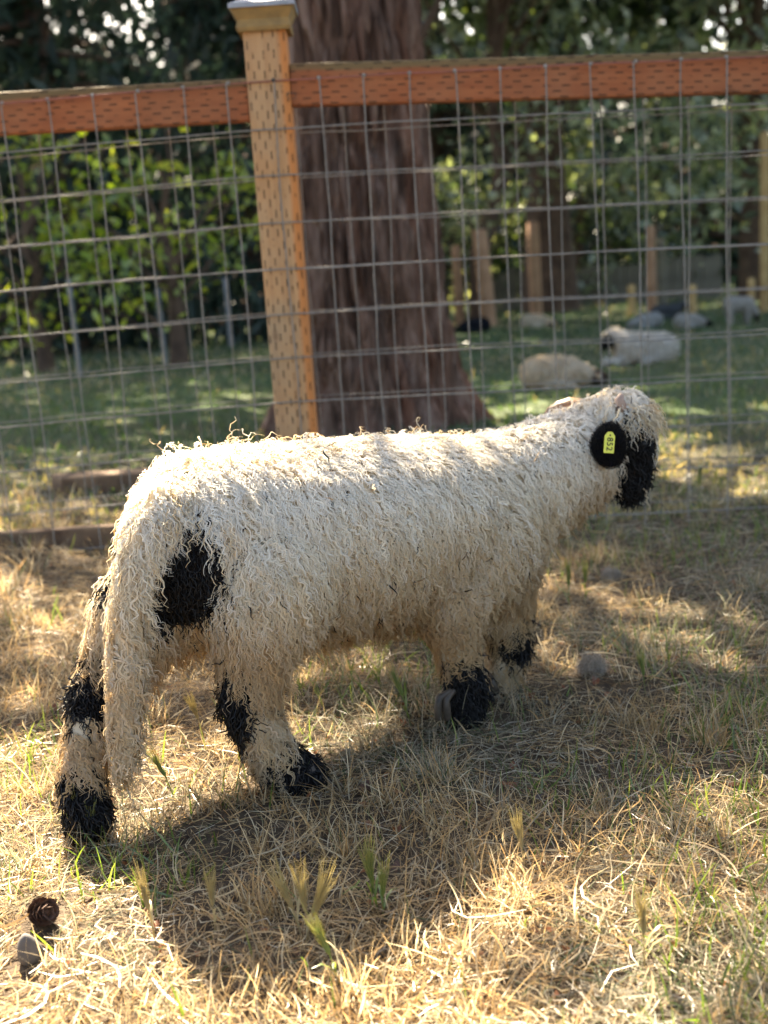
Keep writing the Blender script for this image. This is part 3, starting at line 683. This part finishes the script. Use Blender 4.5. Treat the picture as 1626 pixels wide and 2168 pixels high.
    w_ = ~bk; Pw, Nw = P[w_], N[w_]; n = len(Pw); hdw = hd[w_]; legw = leg[w_]; tw = onT[w_]
    back = -np.array([math.cos(math.radians(37)), math.sin(math.radians(37)), 0])
    rump = np.clip((-(Pw[:, 0]*.8+(Pw[:, 1]-1.7)*.6)-.12)*5, 0, 1)
    L = RNG.uniform(.020, .042, n)+.014*rump+.018*np.clip((.22-Pw[:, 2])/.05, 0, 1)*np.clip(-Nw[:, 2]+.2, 0, 1); L[hdw] *= .85; L[legw] *= .75; L[tw] = RNG.uniform(.03, .05, tw.sum())
    rad = RNG.uniform(.00055, .0011, n); amp = RNG.uniform(.0016, .0034, n); wl_ = RNG.uniform(.0095, .016, n)
    out = RNG.uniform(.06, .20, n)+.12*np.clip(Nw[:, 2], 0, 1)
    comb = back[None]*RNG.uniform(-.15, .25, (n, 1)) - back[None]*.25
    comb = np.where(hdw[:, None], np.array([.35, -.25, -.1]), comb)
    from mathutils.bvhtree import BVHTree
    bvh = BVHTree.FromPolygons([v.co[:] for v in m.vertices], [p.vertices[:] for p in m.polygons])
    h = Pw[:, 2]
    c = WARM[RNG.integers(5, size=n)]*RNG.uniform(.84, 1.05, (n, 1))
    cl = np.clip((h-.30)/.10, 0, 1)[:, None]*.75; c = c*(1-cl)+np.array([.94, .92, .87])*RNG.uniform(.9, 1.02, (n, 1))*cl     # whiter wool on top
    tan_mix = np.clip((.34-h)/.17, 0, 1)*(.5+.9*fbm(Pw[:, 0]*14, Pw[:, 1]*14, Pw[:, 2]*14))     # browner low on the coat, uneven
    tan_mix[tw] *= .6; tan_mix += np.clip(1-np.linalg.norm(Pw-at(1255, 1050, 1.87), axis=1)/.09, 0, 1)*.8  # less brown on the tail, more at the throat
    tan_mix = np.clip(tan_mix, 0, 1)[:, None]*.78
    c = c*(1-tan_mix)+np.array([.46, .29, .13])*RNG.uniform(.8, 1.1, (n, 1))*tan_mix
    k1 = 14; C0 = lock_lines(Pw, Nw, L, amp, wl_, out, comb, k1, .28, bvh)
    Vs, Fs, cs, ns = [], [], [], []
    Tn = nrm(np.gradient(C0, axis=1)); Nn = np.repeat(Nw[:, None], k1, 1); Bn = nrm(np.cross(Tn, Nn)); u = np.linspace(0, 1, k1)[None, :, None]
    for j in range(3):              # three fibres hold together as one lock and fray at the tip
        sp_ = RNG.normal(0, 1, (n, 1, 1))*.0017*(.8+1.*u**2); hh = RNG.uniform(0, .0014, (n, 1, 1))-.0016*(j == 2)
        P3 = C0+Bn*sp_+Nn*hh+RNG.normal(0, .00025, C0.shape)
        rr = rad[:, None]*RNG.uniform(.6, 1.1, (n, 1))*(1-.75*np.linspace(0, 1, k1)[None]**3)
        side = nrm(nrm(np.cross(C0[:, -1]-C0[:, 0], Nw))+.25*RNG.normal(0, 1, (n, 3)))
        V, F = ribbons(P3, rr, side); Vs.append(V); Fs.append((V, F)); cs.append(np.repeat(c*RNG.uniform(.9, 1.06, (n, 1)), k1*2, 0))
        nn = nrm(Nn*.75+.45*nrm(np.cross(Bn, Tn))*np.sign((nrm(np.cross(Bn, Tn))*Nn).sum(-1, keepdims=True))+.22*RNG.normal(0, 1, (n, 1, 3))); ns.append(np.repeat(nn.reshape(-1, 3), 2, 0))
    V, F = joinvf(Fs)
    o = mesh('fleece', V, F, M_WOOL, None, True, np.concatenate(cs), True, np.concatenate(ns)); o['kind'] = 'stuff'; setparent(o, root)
    Pb, Nb = P[bk], N[bk]; n = len(Pb)
    Pb = np.concatenate([Pb, Pb+RNG.normal(0, .003, (n, 3))]); Nb = np.concatenate([Nb, Nb]); n = len(Pb)
    hdb = np.linalg.norm(Pb-muz, axis=1) < .1
    L = RNG.uniform(.014, .030, n); L[hdb] *= .8
    V, F = locks(Pb, Nb, L, RNG.uniform(.0009, .0016, n), RNG.uniform(.0012, .0028, n), RNG.uniform(.009, .015, n), RNG.uniform(.12, .35, n), np.zeros((n, 3)), 7, .5)
    c = np.array([.0055, .0052, .0058])*RNG.uniform(.5, 1.6, (n, 1)); o = mesh('black_wool', V, F, M_BLACK, None, True, np.repeat(c, 21, 0)); o['kind'] = 'stuff'; setparent(o, root)
    # forelock tumbling over the face
    n = 420; th = RNG.uniform(0, 1, n)
    P0 = at(1320, 866, 1.92)[None]+np.clip(RNG.normal(0, 1, (n, 3)), -1.6, 1.6)*np.array([.022, .022, .009]); N0 = nrm(P0-at(1312, 930, 1.935))
    V, F = locks(P0, N0, RNG.uniform(.03, .062, n), RNG.uniform(.0008, .0015, n), RNG.uniform(.002, .004, n), RNG.uniform(.014, .022, n), RNG.uniform(.1, .28, n), np.tile([.12, -.12, -.6], (n, 1)), 10, .3)
    o = mesh('forelock', V, F, M_WOOL, None, True, np.repeat(WARM[RNG.integers(5, size=n)], 30, 0)); o['kind'] = 'stuff'; setparent(o, root)
    # long locks draping over the dark rump patch
    zc = at(365, 1140, 1.45); dd = np.linalg.norm((Pw-zc)*np.array([1, 1, 1.3]), axis=1); cand = np.where((dd < .075) & (Pw[:, 2] > at(365, 1175, 1.45)[2]) & (Nw[:, 1] < .1))[0]
    if len(cand):
        ii = RNG.choice(cand, 110); n2_ = len(ii)
        V, F = locks(Pw[ii]+Nw[ii]*.004, Nw[ii], RNG.uniform(.04, .07, n2_), RNG.uniform(.0007, .0013, n2_), RNG.uniform(.002, .004, n2_), RNG.uniform(.014, .024, n2_), RNG.uniform(.12, .25, n2_), np.zeros((n2_, 3)), 14, .15)
        o = mesh('rump_locks', V, F, M_WOOL, None, True, np.repeat(WARM[RNG.integers(5, size=n2_)]*1.05, 42, 0)); o['kind'] = 'stuff'; setparent(o, root)
    n3 = 34; ii = RNG.choice(np.where(Nw[:, 1] < .3)[0], n3); d3 = nrm(np.cross(Nw[ii], RNG.normal(0, 1, (n3, 3)))); l3 = RNG.uniform(.006, .02, (n3, 1)); b3 = Pw[ii]+Nw[ii]*.013
    V, F = tubes(np.stack([b3-d3*l3*.5, b3+Nw[ii]*.002, b3+d3*l3*.5], 1), np.full((n3, 3), .0007), 4)
    o = mesh('caught_straw', V, F, M_STRAW, None, True, np.repeat(pick(STRAW+[(.04, .03, .02), (.10, .06, .03)], n3), 12, 0)); o['kind'] = 'stuff'; setparent(o, root)
    # stray curls along the back
    n = 130; sx = RNG.uniform(-.26, .2, n); P0 = np.array([S(a, RNG.normal(0, .03), 0) for a in sx]); P0[:, 2] = np.interp(sx, [-.26, -.14, 0, .12, .22], [.437, .432, .418, .406, .39])
    V, F = locks(P0, np.tile([0, 0, 1.], (n, 1)), RNG.uniform(.02, .045, n), RNG.uniform(.0005, .0009, n), RNG.uniform(.003, .006, n), RNG.uniform(.014, .024, n), RNG.uniform(.3, .8, n), RNG.normal(0, .6, (n, 3)), 10, .6)
    o = mesh('stray_curls', V, F, M_WOOL, None, True, np.repeat(WARM[RNG.integers(5, size=n)], 30, 0)); o['kind'] = 'stuff'; setparent(o, root)
    # ear, tag, number
    def ear_at(c, nv, upv, w2, h2, name='ear'):
        nv = nrm(np.array(nv, float)); upv = np.array(upv, float); upv = nrm(upv-nv*(upv@nv)); rv = np.cross(upv, nv)
        V, F = sphere((0, 0, 0), 1, 28, 16)
        x_, y_, z_ = V[:, 0], V[:, 2], V[:, 1]; wx = w2*(1-.16*np.clip(y_, 0, 1)**2); V2 = c+rv*(x_*wx)[:, None]+upv*(y_*h2)[:, None]+nv*(z_*.007-.010*(x_**2))[:, None]
        o = mesh(name, V2, F, M_EAR, None, True); setparent(o, root); return o, rv, upv, nv
    EY = 1.82; ec = at(1292, 941, EY)
    ear, rv, uv, nv = ear_at(ec, (.08, -1, .10), (-.02, 0, 1), .0275, .0345)
    fz, fn = sample(ear.data, 2600)
    V, F = locks(fz, fn, RNG.uniform(.003, .007, 2600), np.full(2600, .0004), np.full(2600, .0004), np.full(2600, .01), RNG.uniform(.3, .7, 2600), np.zeros((2600, 3)), 3, .4)
    o = mesh('ear_fuzz', V, F, M_BLACK, ear, True, np.full((len(V), 3), .010)); o['kind'] = 'stuff'; o.matrix_parent_inverse = Matrix.Identity(4)
    ear2, *_ = ear_at(at(1372, 930, 2.03), (.3, -1, .1), (.2, 0, 1), .02, .03)
    # yellow tag
    tilt = math.radians(-9)
    tu = uv*math.cos(tilt)-rv*math.sin(tilt); tr = np.cross(tu, nv); tc_ = at(1290, 937, EY-.012)
    def plate(poly, th):
        k = len(poly); V = [tc_+tr*a+tu*b+nv*s for s in (0, th) for a, b in poly]
        F = [tuple(range(k))[::-1], tuple(range(k, 2*k))]+[(i, (i+1) % k, k+(i+1) % k, k+i) for i in range(k)]; return V, F
    hw, hh = .0079, .0158
    poly = [(-hw, -hh), (hw, -hh), (hw, hh*.62), (hw*.45, hh), (-hw*.45, hh), (-hw, hh*.62)]
    v, f = plate(poly, .0016); tg = mesh('ear_tag', v, f, M_TAG, None, False); setparent(tg, root); bevel(tg, .0006)
    cu = bpy.data.curves.new('txt', 'FONT'); cu.body = '852'; cu.size = .0128; cu.align_x = 'CENTER'; cu.align_y = 'CENTER'; cu.space_character = 1.08; cu.offset = .00022
    to = bpy.data.objects.new('txt', cu); COL.objects.link(to); dg = bpy.context.evaluated_depsgraph_get()
    tm = bpy.data.meshes.new_from_object(to.evaluated_get(dg)); bpy.data.objects.remove(to)
    # text reads downwards: text x = down the tag, text up = to the right
    X, Y_ = -tu, tr; Mx = Matrix(((X[0], Y_[0], nv[0], 0), (X[1], Y_[1], nv[1], 0), (X[2], Y_[2], nv[2], 0), (0, 0, 0, 1)))
    tm.transform(Matrix.Translation(Vector(tc_-tu*.0022+nv*.0019)) @ Mx); tm.materials.clear(); tm.materials.append(M_INK)
    no_ = obj('tag_number', tm, tg)
    th = np.linspace(0, 2*math.pi, 12, endpoint=False)
    V = [tc_+tu*(hh*.70+.0014*math.sin(q))+tr*.0014*math.cos(q)+nv*.0019 for q in th]; sd = mesh('tag_rivet', V, [tuple(range(12))], M_INK, tg, False)
    v, f = sphere(at(1362, 940, 1.893), .0065, 12, 8); o = mesh('eye', v, f, M_INK, None, True); setparent(o, root)
    # horns
    hp = np.array([at(1268, 890, 2.01), at(1240, 868, 2.01), at(1205, 862, 2.015), at(1175, 873, 2.02), at(1152, 900, 2.02), at(1143, 925, 2.02)]); hp = np.array([[np.interp(q, range(6), hp[:, i]) for i in range(3)] for q in np.linspace(0, 5, 26)]); hp[1:-1] = (hp[:-2]+hp[1:-1]+hp[2:])/3; hp[1:-1] = (hp[:-2]+hp[1:-1]+hp[2:])/3
    v, f = tube1(hp, np.interp(np.linspace(0, 5, 26), range(6), [.017, .018, .017, .015, .012, .006])*(1+.05*np.sin(np.arange(26)*2.1)), 14); o = mesh('horn', v, f, M_HORN, None, True); setparent(o, root); o['label'] = 'brown curved far horn behind the neck'
    hp = [at(1322, 882, 1.90), at(1316, 860, 1.888), at(1311, 845, 1.888), at(1316, 836, 1.893)]
    v, f = tube1(hp, [.010, .0085, .0075, .004], 9); o = mesh('horn', v, f, M_NUB, None, True); setparent(o, root); o['label'] = 'pinkish horn bud poking from the forelock'
    # hooves
    def hoof(p, d, r, hgt):
        d = nrm(np.array(d, float)); s = nrm(np.cross(d, [0, 0, 1.]))
        for q in (-1, 1):
            c = np.array(p)+s*q*r*.62; pts = [c+np.array([0, 0, hgt]), c+d*r*.5+np.array([0, 0, hgt*.5]), c+d*r*.95+np.array([0, 0, .002])]
            v, f = tube1(pts, [r*.62, r*.66, r*.55], 8); V = np.concatenate([v, [pts[0], pts[-1]]]); n_ = len(v)
            F = [tuple(q_) for q_ in f]+[((i+1) % 8, i, n_) for i in range(8)]+[(n_-8+i, n_-8+(i+1) % 8, n_+1) for i in range(8)]
            o = mesh('hoof', V, F, M_HOOF, None, True); setparent(o, root)
    b = onground(650, 1672); hoof((b[0], b[1], b[2]+.004), (1, .5, 0), .014, .03)
    b = onground(190, 1772); hoof((b[0], b[1], b[2]+.004), (.9, .5, 0), .014, .03)
    b = onground(1028, 1478); hoof((b[0], b[1], b[2]+.004), (1, .5, 0), .014, .03)
    # lifted front foot with its two claws hanging back
    for dx in (0, 14):
        pts = [at(955+dx*.5, 1462, 1.655), at(930+dx, 1478+dx*.2, 1.645), at(927+dx*1.3, 1500, 1.642), at(928+dx*1.4, 1522, 1.645)]
        v, f = tube1(pts, [.004, .0062, .0062, .0055], 9); o = mesh('hoof', v, f, M_HOOF, None, True); setparent(o, root)
main_lamb()

def bg_sheep(name, label, cat, px, py, wpx, kind, wool, face, group, flip=1, turn=0.):
    g = onground(px, py); Y = g[1]; s = wpx/FPX*Y        # overall length in metres
    ca, sa = math.cos(turn), math.sin(turn)
    def Lc(a, t, z): a *= flip; return np.array([a*ca-t*sa, a*sa+t*ca, z])*s
    if kind == 'curled':   bones = [(Lc(-.27, 0, .17), s*.18, Lc(.05, 0, .17), s*.17), (Lc(.05, 0, .17), s*.17, Lc(.25, -.05, .13), s*.11), (Lc(.25, -.05, .13), s*.10, Lc(.38, -.10, .09), s*.085), (Lc(.38, -.1, .09), s*.07, Lc(.43, -.14, .05), s*.05), (Lc(-.2, -.14, .05), s*.05, Lc(.1, -.22, .04), s*.04)]; fc = [(Lc(.42, -.14, .06), s*.13)]
    elif kind == 'lying':  bones = [(Lc(-.3, 0, .17), s*.19, Lc(.1, 0, .2), s*.19), (Lc(.1, 0, .22), s*.16, Lc(.27, 0, .33), s*.10), (Lc(.27, 0, .33), s*.09, Lc(.33, -.02, .36), s*.085), (Lc(.33, -.02, .34), s*.08, Lc(.40, -.07, .26), s*.055), (Lc(.15, -.1, .06), s*.06, Lc(.42, -.15, .05), s*.05), (Lc(-.3, -.12, .06), s*.06, Lc(-.05, -.2, .04), s*.04)]; fc = [(Lc(.40, -.08, .27), s*.12)]
    elif kind == 'grazing':
        bones = [(Lc(-.27, 0, .52), s*.19, Lc(.15, 0, .5), s*.18), (Lc(.15, 0, .48), s*.14, Lc(.33, 0, .30), s*.09), (Lc(.33, 0, .3), s*.08, Lc(.38, -.02, .12), s*.06)]
        bones += [(Lc(a, t, .4), s*.08, Lc(a+.02, t, .0), s*.04) for a in (-.3, .12) for t in (-.1, .1)]; fc = [(Lc(.38, -.02, .12), s*.13)]
    m = blob_mesh([(a, r, b, r2) for a, r, b, r2 in bones], s*.028, 5); m.name = 'body'
    root = thing(name, label, cat, group, loc=tuple(g)); P, N = sample(m, 800)
    PC = np.array([p for p, r in fc]); PR = np.array([r for p, r in fc])
    co = np.empty(len(m.vertices)*3, np.float32); m.vertices.foreach_get('co', co); co = co.reshape(-1, 3).astype(float)
    def isb(Q): return (np.linalg.norm(Q[:, None]-PC[None], axis=2) < PR[None]).any(1)
    a_ = m.attributes.new('Col', 'FLOAT_COLOR', 'POINT'); cc = np.ones((len(co), 4), np.float32); cc[:, :3] = np.where(isb(co)[:, None], face, np.array(wool)*.8); a_.data.foreach_set('color', cc.ravel())
    m.materials.clear(); m.materials.append(M_WOOL); obj('body', m, root)
    n = len(P); V, F = locks(P, N, RNG.uniform(.06, .1, n)*s, RNG.uniform(.006, .011, n)*s, RNG.uniform(.005, .01, n)*s, np.full(n, .05*s), RNG.uniform(.15, .4, n), np.zeros((n, 3)), 6, .4)
    b = isb(P); c = np.where(b[:, None], face, np.array(wool)*RNG.uniform(.8, 1.15, (n, 1))); o = mesh('fleece', V, F, M_WOOL, root, True, np.repeat(c, 18, 0)); o['kind'] = 'stuff'
    # ears
    hp = PC[0]
    for q in (-1, 1):
        v, f = sphere(hp+np.array([-.05*s*flip, q*.07*s, .06*s]), (.03*s, .05*s, .02*s), 8, 6); mesh('ear', v, f, M_SKINB if sum(face) < .2 else M_SKIN, root, True)
G = 'sheep resting in the paddock'
CREAM = (.78, .68, .52); BLK = (.02, .02, .02); GREY = (.34, .33, .32)
bg_sheep('sheep', 'cream sheep curled up asleep on the grass right of the huge trunk', 'sheep', 1190, 822, 195, 'curled', CREAM, (.12, .08, .07), G)
bg_sheep('sheep', 'pale grey sheep lying with raised dark face beyond the curled sheep', 'sheep', 1350, 770, 175, 'lying', (.74, .71, .65), BLK, G, -1)
bg_sheep('sheep', 'small pale animal lying at the foot of the thin red-brown trunk', 'sheep', 1140, 694, 80, 'curled', CREAM, (.3, .2, .14), G)
bg_sheep('sheep', 'black sheep resting half hidden beside the huge trunk', 'sheep', 1000, 704, 85, 'curled', (.03, .032, .04), BLK, G, -1)
bg_sheep('sheep', 'light grey sheep lying below the short yellow stake', 'sheep', 1365, 694, 85, 'curled', (.55, .55, .53), GREY, G, -1)
bg_sheep('sheep', 'dark grey sheep resting by the slim pinkish post', 'sheep', 1420, 676, 85, 'lying', (.13, .14, .15), BLK, G)
bg_sheep('sheep', 'pale sheep with small dark head lying by a yellow stake', 'sheep', 1465, 694, 85, 'curled', (.55, .53, .49), BLK, G)
bg_sheep('sheep', 'grey woolly sheep standing with its head down to graze', 'sheep', 1570, 688, 85, 'grazing', (.55, .52, .48), (.05, .045, .04), G)

# ------------------------------------------------------------------ small things on the ground
def pine_cone(label, px, py, s, yaw):
    g = onground(px, py); root = thing('pine_cone', label, 'pine cone', 'pine cones in the straw', loc=(g[0], g[1], g[2]+s*.34)); root.rotation_euler = (math.radians(70), .2, yaw)
    v, f = sphere((0, 0, 0), (s*.22, s*.22, s*.42), 10, 7); mesh('core', v, f, M_CONE, root)
    v = np.array([(-.5, 0, 0), (.5, 0, 0), (.72, .55, .06), (.45, .95, .12), (0, 1.08, .16), (-.45, .95, .12), (-.72, .55, .06), (0, .5, -.12), (0, .6, .2)])*s*.2
    sm = mesh('scale', v, [(0, 1, 8), (1, 2, 8), (2, 3, 8), (3, 4, 8), (4, 5, 8), (5, 6, 8), (6, 0, 8), (1, 0, 7), (2, 1, 7), (3, 2, 7), (4, 3, 7), (5, 4, 7), (6, 5, 7), (0, 6, 7)], M_CONE, None, False, link=False)
    for i in range(56):
        q = i/55; a = i*2.39996; z = -.42+.86*q; r = .21*math.sin(math.pi*(.12+.80*q))**.7
        o = obj('scale', sm, root, (r*s*math.cos(a)*.8, r*s*math.sin(a)*.8, z*s)); o.rotation_euler = (math.radians(35+25*q+random.uniform(-9, 9)), random.uniform(-.15, .15), a-math.pi/2); k = .7+.55*math.sin(math.pi*q); o.scale = (k, k, k)
pine_cone('dark brown open pine cone lying beside the smooth grey stone', 92, 1962, .046, .6)
pine_cone('small dark pine cone in the straw near a black hind hoof', 772, 1682, .024, 1.9)
g = onground(66, 2040); V, F = sphere((0, 0, 0), (.0125, .011, .021), 20, 14)
V = V*(1+.10*(vn(V[:, 0]*90, V[:, 1]*90, V[:, 2]*90)[:, None]-.5)); V[:, 0] *= 1-.25*np.clip(V[:, 2]/.021, -1, 1)
o = mesh('stone', V, F, M_STONE); o.location = (g[0], g[1], g[2]+.012); o.rotation_euler = (.2, -.15, .4); tag(o, 'smooth grey egg-shaped stone lying near the open pine cone', 'stone')
def tuft(label, px, py, wd, hg):
    g = onground(px, py); n = 420; d = nrm(RNG.normal(0, 1, (n, 3))); d[:, 2] = np.abs(d[:, 2]); P = d*np.array([wd, wd*.7, hg])*RNG.uniform(.5, 1, (n, 1))
    V, F = locks(P, d, RNG.uniform(.5, 1.1, n)*wd, np.full(n, .0005), RNG.uniform(.1, .25, n)*wd, RNG.uniform(.5, 1., n)*wd, RNG.uniform(-.1, .2, n), RNG.normal(0, 1, (n, 3)), 7, 1.)
    o = mesh('wool_tuft', V, F, M_WOOL, None, True, np.repeat(pick([(.58, .52, .44), (.66, .60, .52), (.5, .44, .37)], n), 21, 0)); o.location = (g[0], g[1], g[2]+.008); tag(o, label, 'wool tuft')
tuft('matted grey-brown ball of shed wool beside the front hooves', 1252, 1428, .026, .026)
tuft('pale wisp of shed wool in the grass under the lower fence wire', 1295, 1225, .022, .011)

def barley(label, px, pybase, hpx, lean, green, group, awn=1.):
    g = onground(px, pybase); Hh = hpx/FPX*g[1]; root = thing('wild_barley', label, 'grass stem', group, loc=tuple(g))
    u = np.linspace(0, 1, 7)[:, None]; top = np.array([lean*Hh, random.uniform(-.1, .1)*Hh, Hh]); pts = u*top+np.array([-.12*lean*Hh, 0, 0])*np.sin(u*math.pi)
    c0 = np.array([.17, .24, .06]) if green else np.array([.44, .36, .19])
    v, f = tube1(pts, np.linspace(.0009, .0006, 7), 5); mesh('stem', v, f, M_LEAF if green else M_STRAW, root, True, np.tile(c0*.9, (len(v), 1)))
    ax = nrm(pts[-1]-pts[-2]); hl = min(.045, Hh*.5); P, R = [], []
    for i in range(30):
        q = i/30; b = pts[-1]-ax*hl*(1-q)*.9; a = i*2.4; sd = nrm(np.cross(ax, [math.cos(a), math.sin(a), .3])); d = nrm(ax+sd*.28)
        P.append([b, b+d*.004, b+d*.009]); R.append([.0007, .0015, .0005])
    v, f = tubes(np.array(P), np.array(R), 4); P2, R2 = [], []
    for i in range(30):
        e = P[i][2]; d = nrm(np.array(P[i][2])-P[i][0]); l = random.uniform(.012, .024)*awn; P2.append([e, e+d*l*.5+ax*l*.1, e+d*l*.85+ax*l*.35]); R2.append([.0004, .0003, .00015])
    v2, f2 = tubes(np.array(P2), np.array(R2), 3); V, F = joinvf([(v, f), (v2, f2)])
    cc = np.concatenate([np.tile(c0*1.05, (len(v), 1)), np.tile(c0*.6+np.array([.24, .21, .09]), (len(v2), 1))])
    mesh('seed_head', V, F, M_LEAF if green else M_STRAW, root, True, cc)
    for q in range(2):
        a = random.uniform(0, 6.28); l = Hh*random.uniform(.45, .7); d = np.array([math.cos(a), math.sin(a), 0]); b = pts[1+q]
        lp = np.array([b, b+d*l*.2+[0, 0, l*.4], b+d*l*.5+[0, 0, l*.6], b+d*l*.85+[0, 0, l*.5]])[None]
        v, f = ribbons(lp, np.array([[.001, .0016, .0012, .0002]]), np.array([[-d[1], d[0], 0]])); mesh('leaf', v, f, M_LEAF if green else M_STRAW, root, True, np.tile(c0, (len(v), 1)))
GB = 'wild barley stems in the straw'
BAR = [(178, 1790, 100, -.05, 1, 'taller of two green barley stems standing against the black hind foot', 0), (190, 1800, 60, .1, 1, 'shorter of two green barley stems standing against the black hind foot', 0),
       (800, 1935, 120, -.12, 1, 'leaning middle-sized green wild barley in the shade cast by the lamb', 1), (812, 1945, 100, .05, 1, 'shortest green wild barley in the shade cast by the lamb', 1), (790, 1930, 135, .02, 1, 'tallest upright green wild barley in the shade cast by the lamb', 1),
       (328, 1990, 130, -.1, 0, 'taller leaning yellowing wild barley stem standing at the edge of the lamb shadow', 2), (456, 1975, 110, .0, 0, 'shorter upright yellowing wild barley stem standing at the edge of the lamb shadow', 2),
       (372, 1700, 100, -.35, 1, 'slanting green barley stem in the sunlit straw under the belly', 3), (430, 1560, 70, -.2, 0, 'straw-coloured barley stem between the tail and the hind leg', 4),
       (640, 1990, 130, -.28, 0, 'leaning ripe barley stem on the pine cone side of the clump with spreading beards', 5), (655, 1995, 130, -.05, 0, 'upright tallest ripe barley stem of the clump with spreading beards', 5), (668, 1995, 120, .2, 0, 'slightly leaning ripe barley stem of the clump with spreading beards', 5), (648, 2000, 100, .35, 0, 'shortest, most bent ripe barley stem of the clump with spreading beards', 5),
       (720, 2090, 130, -.3, 1, 'leaning green barley below the clump of ripe bearded barley', 6), (1112, 1850, 100, -.1, 0, 'yellow-green barley stem rising from the dark bare hollow', 7), (1365, 2060, 160, -.02, 0, 'solitary yellow barley stem on the pale straw', 8),
       (1205, 1290, 95, .0, 1, 'taller fresh green barley in the sunlit tuft ahead of the lamb', 9), (1240, 1275, 70, .0, 1, 'shorter fresh green barley in the sunlit tuft ahead of the lamb', 9), (1366, 1470, 75, -.1, 1, 'green barley stem right of the ball of shed wool', 10), (1480, 1090, 100, .03, 1, 'backlit yellow-green barley just behind the fence wire', 11), (870, 1540, 120, -.25, 1, 'bright green grass stem behind the lifted front foot', 12)]
for px, pb, hp, ln, gr, l, gi in BAR:
    same = sum(1 for b in BAR if b[6] == gi) > 1
    barley(l, px, pb, hp, ln, gr, GB, 1.3 if gi == 5 else 1.)
